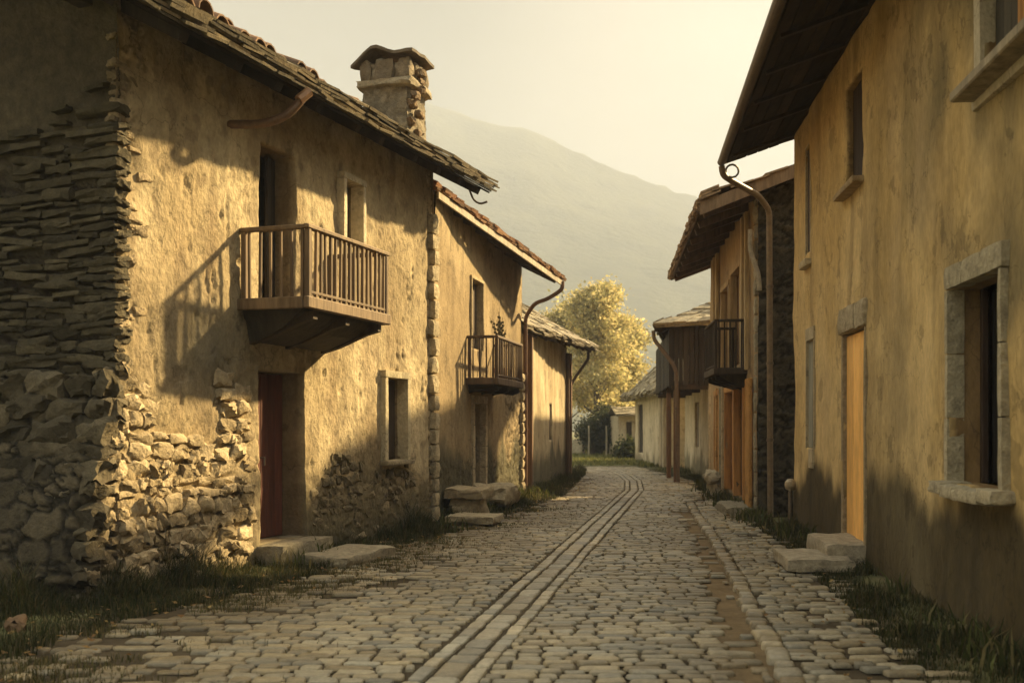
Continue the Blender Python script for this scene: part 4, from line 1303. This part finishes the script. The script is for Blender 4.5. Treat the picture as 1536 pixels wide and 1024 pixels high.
# the land: one sheet, finer near the viewer
def sheet_axis(lo, hi, a, b, fine, ratio=1.35):
    L = list(np.arange(a, b + 1e-6, fine)); st = fine; x = b
    while x < hi:
        st *= ratio; x += st; L.append(min(x, hi))
    st = fine; x = a
    while x > lo:
        st *= ratio; x -= st; L.insert(0, max(x, lo))
    return np.array(L)
gx = sheet_axis(-1800, 1800, -8, 12, .16); gy = sheet_axis(-100, 1950, 3, 62, .16)
GX, GY = np.meshgrid(gx, gy, indexing='ij')
X_, Y_ = GX.ravel(), GY.ravel()
near = sstep(120, 60, np.abs(X_)) * sstep(140, 70, Y_)
inroad = (X_ > leftE(Y_)) & (X_ < rightE(Y_)) & (Y_ < 45)
edge = np.minimum(X_ - leftE(Y_), rightE(Y_) - X_)
onr = sstep(-.5, .1, edge) * sstep(46, 44, Y_)
Zg_ = near * ((fbm(X_ * .8, Y_ * .8, 900, 3) - .5) * .10 * (1 - onr) + .03 * (1 - onr)) + (fbm(X_ * 3, Y_ * 3, 905, 3) - .5) * .02 * near - onr * .012
n = fbm(X_ * .5, Y_ * .5, 910, 4); n2 = fbm(X_ * 2.2, Y_ * 2.2, 915, 4)
gc = lerp((.085, .095, .035), (.14, .135, .055), n)
gc = lerp(gc, np.broadcast_to((.20, .15, .09), gc.shape), sstep(.5, .7, n2) * .6)
dirt = lerp((.055, .044, .026), (.10, .075, .042), n2)
dirt = lerp(dirt, np.broadcast_to((.19, .135, .07), dirt.shape), sstep(.3, .12, np.abs(X_ - np.interp(Y_, [4.5, 7, 9.7, 11.7, 15.4, 20.7], [1.3, 1.6, 2.0, 2.25, 2.7, 3.3]))) * (Y_ < 24))
gc = lerp(gc, dirt, onr)
I = np.arange(len(X_)).reshape(GX.shape)
Fq = np.stack([I[:-1, :-1], I[1:, :-1], I[1:, 1:], I[:-1, 1:]], -1).reshape(-1, 4)
tag(raw_mesh('ground', np.stack([X_, Y_, Zg_], 1), Fq, gc, M_GROUND, None, True), kind='structure')

# cobbled road: every stone a little rounded lump, all one surface
TH = R(7)
strip_y = np.array([4., 7, 28.3, 33, 37, 42]); strip_x = np.array([-.99, -.47, 3.24, 3.75, 3.95, 3.9])
curb_p = sorted([G(1185, 1024), G(1152, 960), G(1105, 870), G(1075, 815), G(1045, 772), G(1034, 752)] + [(1.4, 4.5)], key=lambda q: q[1])
curb_x = lambda Y: np.interp(Y, [q[1] for q in curb_p], [q[0] for q in curb_p])
stones = []   # cx, cy, len x, len y, rot, h, colour
def stone_col(kind):
    b = {'c': (.30, .255, .16), 's': (.42, .365, .245), 'k': (.38, .32, .205)}[kind]
    v = random.uniform(.6, 1.2); t = random.uniform(-.02, .02)
    return (b[0] * v + t, b[1] * v, b[2] * v - t)
y = 4.6
while y < 45:
    pitch = random.uniform(.115, .15) if y < 20 else random.uniform(.2, .26)
    xl, xr = float(leftE(y)), float(rightE(y))
    sx = float(np.interp(y, strip_y, strip_x)); cxr = float(curb_x(y))
    x = xl - random.uniform(0, .2)
    while x < xr:
        w_ = random.uniform(.13, .24) if random.random() < .6 else random.uniform(.22, .36)
        if y > 24: w_ *= 1.25
        cx = x + w_ / 2
        cyy = y + (cx - 2) * -.02 + (float(vnoise(np.array([cx * .8]), np.array([y * .5]), 3)[0]) - .5) * .16
        skip = False
        lo, hi = cx - w_ / 2, cx + w_ / 2
        for (bc, bh, ylim) in ((sx, .262, 40), (cxr, .095, 24)):
            if y < ylim and lo < bc + bh and hi > bc - bh:
                if lo < bc - bh: hi = bc - bh
                else: lo = bc + bh
        if hi - lo < .06: skip = True
        # bare earth beside the kerb line and ragged edge on the left
        earth = (cxr - .34 < cx < cxr - .06) and y < 22
        if earth and random.random() < .86: skip = True
        ed = min(cx - xl, xr - cx)
        if ed < .7 and random.random() < .55 * (1 - ed / .7): skip = True
        if y < 14 and cx < xl + 1.5 and random.random() < .30: skip = True
        if not skip:
            stones.append(((lo + hi) / 2, cyy, hi - lo - random.uniform(.008, .02), pitch - random.uniform(.006, .018), random.uniform(-.06, .06) - .02, random.uniform(.008, .024), stone_col('c')))
        x += w_
    y += pitch
# pale double wheel track
for off, wd in ((-.185, .13), (0, .21), (.185, .13)):
    y = 4.6
    while y < 41:
        L = random.uniform(.16, .42) if off else random.uniform(.2, .5)
        ym = y + L / 2
        sx = float(np.interp(ym, strip_y, strip_x)); sx2 = float(np.interp(ym + .3, strip_y, strip_x))
        rot = -math.atan2(sx2 - sx, .3)
        stones.append((sx + off, ym, wd - .012 + random.uniform(-.015, .01), L - .02, rot, random.uniform(.016, .022), tuple(np.array(stone_col('s')) * (1 if off else .82) * (1 if y < 22 else .86))))
        y += L
# kerb line of small pale setts
y = 4.6
while y < 23:
    L = random.uniform(.16, .30)
    cxr = float(curb_x(y + L / 2)); cx2 = float(curb_x(y + L / 2 + .3))
    stones.append((cxr + random.uniform(-.02, .02), y + L / 2, random.uniform(.13, .19), L - .05, -math.atan2(cx2 - cxr, .3) + random.uniform(-.15, .15), random.uniform(.03, .055), stone_col('k')))
    y += L
ST_ = np.array([q[:6] for q in stones]); SC = np.array([q[6] for q in stones])
K = 10
ang = np.linspace(0, 2 * np.pi, K, endpoint=False)
ca, sa = np.cos(ang), np.sin(ang)
pw = .27
ux = np.sign(ca) * np.abs(ca) ** pw; uy = np.sign(sa) * np.abs(sa) ** pw
n_ = len(ST_)
rings = [(1.0, -.6), (.98, .5), (.86, .93), (.5, 1.0)]
Vs = []
jit = 1 + rng.uniform(-.10, .05, (n_, K))
for (rr, hh) in rings:
    x = ux[None] * rr * ST_[:, 2:3] / 2 * jit; y = uy[None] * rr * ST_[:, 3:4] / 2 * jit
    tx = rng.uniform(-.03, .03, (n_, 1)); ty = rng.uniform(-.03, .03, (n_, 1))
    c, s_ = np.cos(ST_[:, 4:5]), np.sin(ST_[:, 4:5])
    Vs.append(np.stack([ST_[:, 0:1] + x * c - y * s_, ST_[:, 1:2] + x * s_ + y * c, ST_[:, 5:6] * hh + x * tx + y * ty], -1))
V = np.stack(Vs, 1)                                    # n, 4, K, 3
cen = np.stack([ST_[:, 0], ST_[:, 1], ST_[:, 5] * 1.05], -1)[:, None]
V = np.concatenate([V.reshape(n_, 4 * K, 3), cen], 1)  # n, 49, 3
nv = 4 * K + 1
# broad undulation of the roadway
Vf = V.reshape(-1, 3)
Vf[:, 2] += (fbm(Vf[:, 0] * .7, Vf[:, 1] * .7, 950, 2) - .5) * .03
k = np.arange(K); k2 = (k + 1) % K
quads = np.concatenate([np.stack([r * K + k, r * K + k2, (r + 1) * K + k2, (r + 1) * K + k], -1) for r in range(3)])
tris = np.stack([3 * K + k, 3 * K + k2, np.full(K, 4 * K), np.full(K, 4 * K)], -1)
base = (np.arange(n_) * nv)[:, None, None]
Q = (quads[None] + base).reshape(-1, 4)
T = (tris[None, :, :3] + base).reshape(-1, 3)
me = bpy.data.meshes.new('road')
me.vertices.add(len(Vf)); me.vertices.foreach_set('co', Vf.ravel())
me.loops.add(Q.size + T.size); me.loops.foreach_set('vertex_index', np.concatenate([Q.ravel(), T.ravel()]).astype(np.int32))
me.polygons.add(len(Q) + len(T)); me.polygons.foreach_set('loop_start', np.concatenate([np.arange(0, Q.size, 4), Q.size + np.arange(0, T.size, 3)]).astype(np.int32))
me.update(calc_edges=True)
at = me.attributes.new('Col', 'FLOAT_COLOR', 'POINT')
patch = fbm(ST_[:, 0] * .5, ST_[:, 1] * .5, 960, 3)
SC = SC * (.75 + .5 * patch)[:, None]
# brown soil trodden over stones near the left verge and the kerb
soil = np.clip(sstep(2.6, .2, ST_[:, 0] - leftE(ST_[:, 1])) * .85 + sstep(.75, .2, np.abs(ST_[:, 0] - curb_x(ST_[:, 1]) + .35)) * .5 * (ST_[:, 1] < 22), 0, .75) * sstep(.35, .6, fbm(ST_[:, 0] * 1.4, ST_[:, 1] * 1.4, 966, 3) + .08)
SC = lerp(SC, np.broadcast_to((.135, .10, .05), SC.shape), soil)
cc = np.ones((len(Vf), 4)); cc[:, :3] = np.clip(np.repeat(SC, nv, 0), 0, 1)
at.data.foreach_set('color', cc.ravel())
me.polygons.foreach_set('use_smooth', np.ones(len(me.polygons), dtype=bool))
me.materials.append(M_COBBLE)
ro = bpy.data.objects.new('road', me); COL.objects.link(ro); tag(ro, kind='structure')

# ============================================================ stone steps and blocks
def stone_thing(name, blocks, label, cat, group=None, col=(.33, .29, .2), k=7):
    mb = MB()
    for i, (c, s_, rot, rnd_, amp) in enumerate(blocks):
        mb.rock(c, s_, np.array(col) * random.uniform(.9, 1.1), rot=rot, k=k, rnd=rnd_, amp=amp, seed=len(label) + i)
    return tag(smooth_by_angle(mb.build(name, M_STONE), 50), label, cat, group)
ra = -math.atan2(hA.d.x, hA.d.y)
c = hA(.08, (d0 + d1) / 2, .15)
stone_thing('doorstep', [(c, (.62, d1 - d0 + .18, .26), ra, .1, .08)], 'grey stone threshold under the red-brown door of the big stone house', 'doorstep', col=(.26, .23, .16))
c = hA(.72, (d0 + d1) / 2 + .35, .06)
stone_thing('doorstep', [(c, (.72, 1.35, .16), ra, .15, .18)], 'broad worn stone slab on the cobbles before the red-brown door', 'doorstep', col=(.33, .29, .2))
rr2 = -math.atan2(hR.d.x, hR.d.y)
c = hR(.16, (dr[0] + dr[1]) / 2, .16)
stone_thing('doorstep', [(c, (.62, dr[1] - dr[0] + .2, .3), rr2, .12, .08)], 'upper stone step directly under the bright orange door', 'doorstep', col=(.36, .31, .215))
c = hR(.62, (dr[0] + dr[1]) / 2 - .55, .1)
stone_thing('doorstep', [(c, (.75, 1.25, .15), rr2, .15, .12)], 'lower broad stone slab standing out over the cobbles by the orange door', 'doorstep', col=(.38, .33, .23))
r2 = -math.atan2(hB.d.x, hB.d.y)
c = hB(.35, (dl0 + dl1) / 2, .3)
stone_thing('stone_block', [(c, (.8, 1.3, .42), r2, .3, .2)], 'rounded pale stone step below the narrow door of the middle house', 'stone block', col=(.42, .35, .22))
c = hB(.42, .9, .32)
stone_thing('stone_bench', [((c[0], c[1], .50), (.72, 1.0, .2), r2, .25, .2), ((c[0], c[1], .2), (.55, .75, .46), r2, .2, .2)], 'rough stone bench against the left wall beside the pale step', 'bench', col=(.38, .31, .19))
g_ = G(712, 788)
stone_thing('stone_slab', [((g_[0], g_[1], .13), (.85, .9, .12), r2, .2, .2), ((g_[0] - .1, g_[1], .03), (.5, .6, .14), r2, .2, .2)], 'flat stone slab raised over the road edge in front of the stone bench', 'slab', col=(.40, .34, .22))
g_ = G(1068, 752)
stone_thing('stone_block', [((g_[0] + .25, g_[1] + 1.2, .5), (.4, .45, .3), 0, .4, .3), ((g_[0] + .28, g_[1] + 1.2, .18), (.32, .36, .42), .3, .3, .3)], 'pale lumpy stone pedestal by the right-hand house wall under the boarded gallery', 'stone block', col=(.40, .35, .24))
g_ = G(1094, 770)
stone_thing('doorstep', [((g_[0] + .22, g_[1] + .5, .06), (.6, 2.1, .22), -.08, .3, .2)], 'sloping worn doorstep at the orange-framed doors under the rounded balcony', 'doorstep', col=(.27, .24, .165))
# loose rubble in the grass at the near left corner
for i, (px, py, sz) in enumerate(((148, 862, .2), (240, 880, .16), (25, 950, .16), (80, 905, .22), (300, 862, .13), (205, 842, .24), (110, 835, .26))):
    g_ = G(px, max(py, 880))
    zc = .06 if py > 875 else .1
    lab = ['pale fallen stone at the foot of the near house corner', 'small tan stone lying in the grass below the sunlit rubble', 'orange-brown stone at the grass edge, bottom left', 'grey stone half hidden in dark grass by the shaded gable wall', 'little stone in the grass nearest the red-brown door', 'largest pale stone resting against the sunlit rubble wall base', 'biggest grey stone leaning on the shaded wall base'][i]
    mb = MB(); mb.rock((g_[0], g_[1], zc), (sz * 1.3, sz, sz * .8), (.38, .3, .19) if i != 2 else (.22, .14, .075), rot=i, k=6, rnd=.45, amp=.35, seed=i + 3)
    tag(smooth_by_angle(mb.build('fallen_stone', M_STONE), 60), lab, 'stone', 'loose stones along the near left wall')
# dry plant in a pot on the middle balcony
pz = 2.62
c = hB(.34, S2(748, .3), pz)
PP = empty('potted_plant', c, 'dry twiggy plant in a clay pot on the middle house balcony', 'potted plant')
b = MB(); b.tube([(c[0], c[1], pz + .01), (c[0], c[1], pz + .28)], [.11, .15], (.25, .12, .06), 12); b.build('pot', M_TILE, PP)
b = MB()
for k in range(16):
    a = random.uniform(0, 6.28); l = random.uniform(.7, 1.25); d_ = random.uniform(.02, .16)
    p0 = Vector((c[0], c[1], pz + .26)); p1 = p0 + Vector((math.cos(a) * d_ * .5, math.sin(a) * d_ * .5, l * .6)); p2 = p1 + Vector((math.cos(a) * d_, math.sin(a) * d_, l * .4))
    b.tube([p0, p1, p2], [.012, .008, .004], (.09, .06, .035), 5)
    for q in range(4):
        r_ = p1.lerp(p2, q / 4); b.rock(tuple(r_), (.05, .03, .05), (.10, .085, .04), k=3, rnd=.5, amp=.3, seed=k + q)
b.build('stems', M_BARK, PP)

# ============================================================ grass
def blades(name, P, h, wd, cols, label, extra=None):
    """P (n,2) base points, h heights"""
    n_ = len(P)
    a = rng.uniform(0, 2 * np.pi, n_); ln = rng.uniform(.1, .7, n_) * h
    d_ = np.stack([np.cos(a), np.sin(a)], 1)
    b = rng.uniform(0, np.pi, n_); wv = np.stack([np.cos(b), np.sin(b)], 1) * (wd * rng.uniform(.6, 1.3, n_))[:, None]
    z0 = np.full(n_, -.03)
    V = np.zeros((n_, 5, 3))
    V[:, 0, :2] = P - wv; V[:, 1, :2] = P + wv
    V[:, 2, :2] = P + wv * .7 + d_ * (ln * .35)[:, None]; V[:, 3, :2] = P - wv * .7 + d_ * (ln * .35)[:, None]
    V[:, 4, :2] = P + d_ * ln[:, None]
    V[:, 0, 2] = V[:, 1, 2] = z0
    V[:, 2, 2] = V[:, 3, 2] = h * .6; V[:, 4, 2] = h * rng.uniform(.8, 1, n_)
    ci = rng.integers(0, len(cols), n_)
    C = np.array(cols)[ci] * rng.uniform(.6, 1.35, (n_, 1))
    C = np.repeat(C, 5, 0)
    base = np.arange(n_)[:, None] * 5
    F = [tuple(q) for q in (base + np.array([[0, 1, 2, 3]])).tolist()] + [tuple(q) for q in (base + np.array([[3, 2, 4]])).tolist()]
    o = raw_mesh(name, V.reshape(-1, 3), F, C, M_GRASS, None)
    return tag(o, label, 'grass', kind='stuff')
GC = [(.04, .05, .015), (.055, .062, .02), (.03, .038, .012), (.08, .075, .028), (.12, .095, .04)]
pts = []; hs = []
def scatter(n_, yr, xlo, xhi, hmax, dens=.45):
    Y = yr[0] + (yr[1] - yr[0]) * rng.random(n_) ** 1.2
    t = rng.random(n_)
    X = xlo(Y) + (xhi(Y) - xlo(Y)) * t
    k = fbm(X * 1.3, Y * 1.3, 970, 3) + rng.uniform(-.12, .12, n_) > dens
    X, Y, t = X[k], Y[k], t[k]
    hh = hmax * rng.uniform(.35, 1, len(X)) * (.5 + fbm(X * .9, Y * .9, 975, 2))
    return X, Y, t, hh
wallL = lambda Y: np.where(Y < 10.3, -3.75 - (10.3 - Y) * 1.2, np.where(Y < 17.9, -3.83 + (Y - 10.3) * .333, np.where(Y < 26, -1.36 + (Y - 18.55) * .215, .31 + (Y - 26.7) * .167))) + .03
for (n_, yr, xl_, xh_, hm, dn) in ((46000, (7.0, 18.5), wallL, lambda Y: leftE(Y) + .15, .22, .36),
                                   (12000, (9.0, 17.5), wallL, lambda Y: wallL(Y) + .4, .42, .46),
                                   (20000, (18.3, 40), wallL, lambda Y: np.maximum(leftE(Y), wallL(Y)) + .25, .3, .36)):
    X, Y, t, hh = scatter(n_, yr, xl_, xh_, hm, dn)
    hh = hh * (1.15 - .7 * t)
    pts.append(np.stack([X, Y], 1)); hs.append(hh)
wallR = lambda Y: np.where(Y < 18, 2.826 + .1075 * Y, np.where(Y < 30, 4.6 + (Y - 19.95) * .077, 5.82 + (Y - 31.6) * .092)) - .03
for (n_, yr, xl_, xh_, hm, dn) in ((30000, (5.0, 19.8), lambda Y: rightE(Y) - .1, wallR, .22, .38), (9000, (18, 45), lambda Y: np.minimum(rightE(Y), wallR(Y) - .3), wallR, .3, .36)):
    X, Y, t, hh = scatter(n_, yr, xl_, xh_, hm, dn)
    pts.append(np.stack([X, Y], 1)); hs.append(hh * (.3 + .6 * t))
P = np.concatenate(pts); h = np.concatenate(hs)
h = h * (.35 + 1.5 * fbm(P[:, 0] * 1.9, P[:, 1] * 1.9, 977, 3) ** 2 * 1.6)
# keep grass off the steps
ok = np.ones(len(P), bool)
for o in bpy.data.objects:
    if o.name.startswith(('doorstep', 'stone_')) and o.type == 'MESH' and not o.name.startswith('stone_house'):
        bb_ = [o.matrix_basis @ Vector(c) for c in o.bound_box]
        x0, x1 = min(b.x for b in bb_), max(b.x for b in bb_); y0, y1 = min(b.y for b in bb_), max(b.y for b in bb_)
        ok &= ~((P[:, 0] > x0 + .1) & (P[:, 0] < x1 - .1) & (P[:, 1] > y0 + .15) & (P[:, 1] < y1 - .15))
blades('grass', P[ok], h[ok], .0045, GC, 'low weedy grass along the foot of the walls on both sides')
# sparse tufts in the joints near the left verge
n_ = 26000
Y = rng.uniform(6.0, 22, n_); X = leftE(Y) + np.abs(rng.normal(0, .6, n_)); k = fbm(X * 1.6, Y * 1.6, 980, 3) > .5
blades('weeds', np.stack([X[k], Y[k]], 1), rng.uniform(.02, .07, k.sum()), .004, [(.12, .11, .04), (.18, .14, .06), (.07, .075, .025)], 'thin dry weeds between the cobbles near the left verge')
# broad-bladed weeds in clumps against the walls
n_ = 5200
Y = rng.uniform(8.6, 30, n_); X = wallL(Y) + np.abs(rng.normal(0, .3, n_)) + .02
Y2 = rng.uniform(6, 28, 2600); X2 = wallR(Y2) - np.abs(rng.normal(0, .22, 2600)) - .02
X = np.concatenate([X, X2]); Y = np.concatenate([Y, Y2]); k = (fbm(X * 1.2, Y * 1.2, 983, 2) > .54)
blades('weeds', np.stack([X[k], Y[k]], 1), rng.uniform(.08, .34, k.sum()), .014, [(.06, .075, .022), (.09, .10, .03), (.14, .12, .05)], 'taller broad-leaved weeds in clumps against the house walls')
# dry leaves blown to the verges
n_ = 700
Y = rng.uniform(6.5, 34, n_); X = np.where(rng.random(n_) < .7, leftE(Y) + rng.normal(.1, .45, n_), rightE(Y) - np.abs(rng.normal(0, .5, n_)))
a_ = rng.uniform(0, 6.28, n_); sz = rng.uniform(.012, .028, n_)
V = np.zeros((n_, 4, 3)); 
for q_, (du, dv) in enumerate(((1.3, 0), (0, .8), (-1.3, 0), (0, -.8))):
    V[:, q_, 0] = X + (np.cos(a_) * du - np.sin(a_) * dv) * sz; V[:, q_, 1] = Y + (np.sin(a_) * du + np.cos(a_) * dv) * sz; V[:, q_, 2] = .045 + rng.uniform(-.012, .02, n_)
tag(raw_mesh('dry_leaves', V.reshape(-1, 3), np.arange(n_ * 4).reshape(-1, 4), np.repeat(np.array([(.34, .22, .08), (.26, .15, .06), (.40, .30, .12)])[rng.integers(0, 3, n_)], 4, 0), M_LEAF), 'small dry leaves scattered along the verges', 'leaves', kind='stuff')
# meadow at the end of the road
n_ = 30000
Y = rng.uniform(44, 76, n_); X = rng.uniform(-2, 9, n_); k = ~((X > leftE(Y)) & (X < rightE(Y)) & (Y < 45.5))
blades('meadow_grass', np.stack([X[k], Y[k]], 1), rng.uniform(.05, .22, k.sum()), .02, [(.16, .17, .05), (.2, .2, .06), (.11, .125, .04), (.24, .22, .08)], 'sunny green meadow grass at the end of the street')

# ============================================================ trees and shrubs
def limb(mb, p0, d, L, r, depth, tips, col):
    n_ = 4
    pts = [p0]; q = p0.copy(); dd = d.copy()
    for i in range(n_):
        dd = (dd + Vector((random.uniform(-.16, .16), random.uniform(-.16, .16), random.uniform(-.02, .14)))).normalized()
        q = q + dd * L / n_
        pts.append(q.copy())
    mb.tube(pts, [r * (1 - .6 * i / n_) for i in range(n_ + 1)], col, 6 if depth else 5)
    if depth == 0:
        tips.append(q); return
    for k in range(random.randint(3, 4)):
        a = random.uniform(0, 6.28)
        side = Vector((math.cos(a), math.sin(a), random.uniform(.1, .9))).normalized()
        nd = (dd * .6 + side * .65).normalized()
        st = pts[random.randint(2, n_)]
        limb(mb, st, nd, L * random.uniform(.55, .8), r * .42, depth - 1, tips, col)
def foliage(centres, n_, size, cols, spread):
    C = np.array([tuple(c) for c in centres])
    idx = rng.integers(0, len(C), n_)
    P = C[idx] + rng.normal(0, 1, (n_, 3)) * np.array(spread)
    u = rng.normal(0, 1, (n_, 3)); u /= np.linalg.norm(u, axis=1, keepdims=True)
    v = rng.normal(0, 1, (n_, 3)); v -= (u * v).sum(1, keepdims=True) * u; v /= np.linalg.norm(v, axis=1, keepdims=True)
    sz = size * rng.uniform(.5, 1.3, (n_, 1))
    V = np.stack([P - u * sz, P + v * sz * .55, P + u * sz, P - v * sz * .55], 1).reshape(-1, 3)
    tone = rng.uniform(.6, 1.3, len(C))[idx]
    cc = np.array(cols)[rng.integers(0, len(cols), n_)] * tone[:, None]
    F = np.arange(n_ * 4).reshape(-1, 4)
    return V, F, np.repeat(cc, 4, 0)
def tree(name, loc, H, W, cols, n_leaf, label, size=.16, trunk_r=.22, crown_z=.28, group=None, bark=(.10, .075, .045), depth=2, sparse=1.0, spread=.42):
    t = empty(name, loc, label, 'tree', group)
    mb = MB(); tips = []
    p = Vector(loc)
    mb.tube([p + Vector((0, 0, -.2)), p + Vector((.05, 0, H * .15)), p + Vector((-.08, 0, H * .35)), p + Vector((.05, .1, H * .62)), p + Vector((.0, 0, H * .86))], [trunk_r * 1.3, trunk_r, trunk_r * .8, trunk_r * .45, trunk_r * .12], bark, 9)
    nb = 15
    for k in range(nb):
        f_ = k / (nb - 1)
        z = H * (crown_z + (.84 - crown_z) * f_)
        a = k * 2.4 + random.uniform(-.3, .3)
        prof = math.sin(math.pi * min(1, .18 + f_ * .80)) ** .8
        L = W * .5 * prof * random.uniform(.75, 1.05)
        d = Vector((math.cos(a), math.sin(a), .45 + f_ * .7)).normalized()
        limb(mb, p + Vector((0, 0, z)), d, L * .72, trunk_r * .34 * (1.1 - f_ * .6), depth, tips, bark)
    smooth_by_angle(mb.build('trunk', M_BARK, t), 60)
    tips = [q for q in tips if random.random() < sparse]
    V, F, C = foliage(tips, n_leaf, size, cols, (spread, spread, spread * .8))
    V[:, 2] = np.maximum(V[:, 2], .4)
    raw_mesh('crown', V, F, C, M_LEAF, t)
    return t
YC = [(.60, .52, .24), (.52, .46, .21), (.68, .57, .29), (.42, .39, .18)]
tree('golden_tree', (5.3, 66, 0), 11.2, 5.4, YC, 21000, 'tall golden-leaved tree at the end of the street, fullest of the trees', .125, .24, .16, 'trees beyond the end of the street', spread=.46)
tree('golden_tree', (3.7, 71, 0), 10.6, 4.6, YC, 13000, 'thinner half-bare yellow tree left of the big golden tree', .13, .16, .2, 'trees beyond the end of the street', sparse=.7, spread=.34)
tree('golden_tree', (7.4, 73, 0), 9.8, 5.0, YC, 14000, 'golden tree behind the tiny hut, half hidden by the low cottage roof', .15, .18, .15, 'trees beyond the end of the street', spread=.42)
tree('golden_tree', (1.6, 78, 0), 10, 5.5, YC, 12000, 'yellow tree mostly hidden behind the slate roof on the left', .15, .18, .18, 'trees beyond the end of the street', spread=.42)
def shrub(loc, r, hgt, cols, n_, label, size=.09):
    t = empty('shrub', loc, label, 'shrub', 'dark shrubs at the end of the street')
    mb = MB(); p = Vector(loc)
    cs = []
    for k in range(14):
        a = random.uniform(0, 6.28); q = p + Vector((math.cos(a) * r * random.uniform(.2, .9), math.sin(a) * r * random.uniform(.2, .9), hgt * random.uniform(.2, .95)))
        mb.tube([p + Vector((math.cos(a) * .1, math.sin(a) * .1, -.1)), p.lerp(q, .5) + Vector((0, 0, .1)), q], [.05, .035, .015], (.07, .055, .035), 5)
        cs.append(q); cs.append(p.lerp(q, .75))
    mb.build('stems', M_BARK, t)
    V, F, C = foliage(cs, n_, size, cols, (.3, .3, .24))
    V[:, 2] = np.maximum(V[:, 2], .02)
    raw_mesh('leaves', V, F, C, M_LEAF, t)
DG_ = [(.05, .06, .025), (.07, .075, .03), (.035, .045, .02)]
for i, (x, y, r, h_, lb) in enumerate(((4.7, 62.5, .95, 2.5, 'dark round shrub left of centre under the golden tree'), (5.9, 62.8, .9, 2.7, 'dark upright shrub directly before the golden trunk'), (6.6, 61.5, .7, 1.7, 'low dark shrub beside the tiny hut'),
                                       (5.3, 64.2, 1.0, 2.9, 'tallest dark shrub, behind the two front ones'), (6.1, 55.0, .55, .7, 'small green bush in the grass by the low cottage corner'))):
    shrub((x, y, 0), r, h_, DG_, 4200, lb)
# low pale wall and posts left of the shrubs
fw = Frame((2.2, 66.5), (4.3, 64.0), 'L')
b = MB()
for k in range(6):
    b.rock((0, .25 + k * .55, .45), (.3, .54, .95 + random.uniform(-.05, .05)), np.array((.40, .35, .24)) * random.uniform(.9, 1.05), k=4, rnd=.12, amp=.08, seed=k, fr=fw)
tag(smooth_by_angle(b.build('garden_wall', M_STONE), 50), 'low pale garden wall across the meadow left of the dark shrubs', 'wall')
for i, (x, y) in enumerate(((4.35, 60.6), (5.35, 60.6), (5.95, 60.4))):
    b = MB(); b.tube([(x, y, -.1), (x + .03, y, .9), (x, y, 1.75)], [.06, .055, .04], (.33, .29, .2), 7)
    tag(smooth_by_angle(b.build('fence_post', M_WOOD), 50), ['leftmost pale wooden post before the dark shrubs', 'middle pale wooden post before the dark shrubs', 'rightmost pale wooden post before the dark shrubs, nearest the hut'][i], 'post', 'posts before the dark shrubs')

# ============================================================ mountain
RY = 1100
sil = [(-600, 260), (0, 170), (300, 150), (520, 142), (640, 148), (700, 174), (745, 184), (785, 189), (840, 216), (900, 244), (960, 267), (1010, 284), (1060, 302), (1150, 332), (1300, 372), (1536, 420), (2400, 520)]
mxs = np.array([(p[0] - 768) / 1600 * RY for p in sil]); mzs = np.array([EYE + (640 - p[1]) / 1600 * RY for p in sil])
ax = np.linspace(-900, 1080, 190); ay = np.linspace(400, 1750, 130)
AX, AY = np.meshgrid(ax, ay, indexing='ij')
x_, y_ = AX.ravel(), AY.ravel()
rh = np.interp(x_, mxs, mzs)
t = np.where(y_ < RY, (y_ - 400) / (RY - 400), 1 - (y_ - RY) / (1750 - RY) * .9)
prof = np.clip(t, 0, 1) ** 1.35
z_ = rh * prof
rid = (fbm(x_ * .012, y_ * .007, 990, 4) - .5)
z_ = z_ + rid * 45 * prof * (1 - np.exp(-((y_ - RY) / 160) ** 2)) + (fbm(x_ * .07, y_ * .07, 993, 4) - .5) * 9 * prof
z_ = np.minimum(z_, rh + 4) - .8 * (1 - sstep(.0, .05, t))
mc = lerp((.05, .055, .03), (.10, .10, .055), fbm(x_ * .03, y_ * .03, 995, 4))
I = np.arange(len(x_)).reshape(AX.shape)
Fq = np.stack([I[:-1, :-1], I[1:, :-1], I[1:, 1:], I[:-1, 1:]], -1).reshape(-1, 4)
tag(raw_mesh('mountain', np.stack([x_, y_, z_], 1), Fq, mc, M_HILL, None, True), kind='structure')

# ============================================================ haze: one closed box of even air
hb = MB()
x0, x1, y0, y1, z0, z1 = -1900, 1900, -120, 2050, -6, float(z_.max()) + 4
hb.box((x0, y0, z0), (x1, y1, z1), (1, 1, 1))
mh = bpy.data.materials.new('haze')
mh.use_nodes = True
mh.node_tree.nodes.clear()
pv = N(mh.node_tree, 'ShaderNodeVolumePrincipled')
pv.inputs['Color'].default_value = (.66, .73, .86, 1)
pv.inputs['Density'].default_value = .0012
pv.inputs['Anisotropy'].default_value = -.42
oo = N(mh.node_tree, 'ShaderNodeOutputMaterial')
mh.node_tree.links.new(pv.outputs[0], oo.inputs['Volume'])
hz = hb.build('haze', mh, origin=(0, 0, 0))
tag(hz, 'warm evening haze filling the valley', 'haze', kind='stuff')
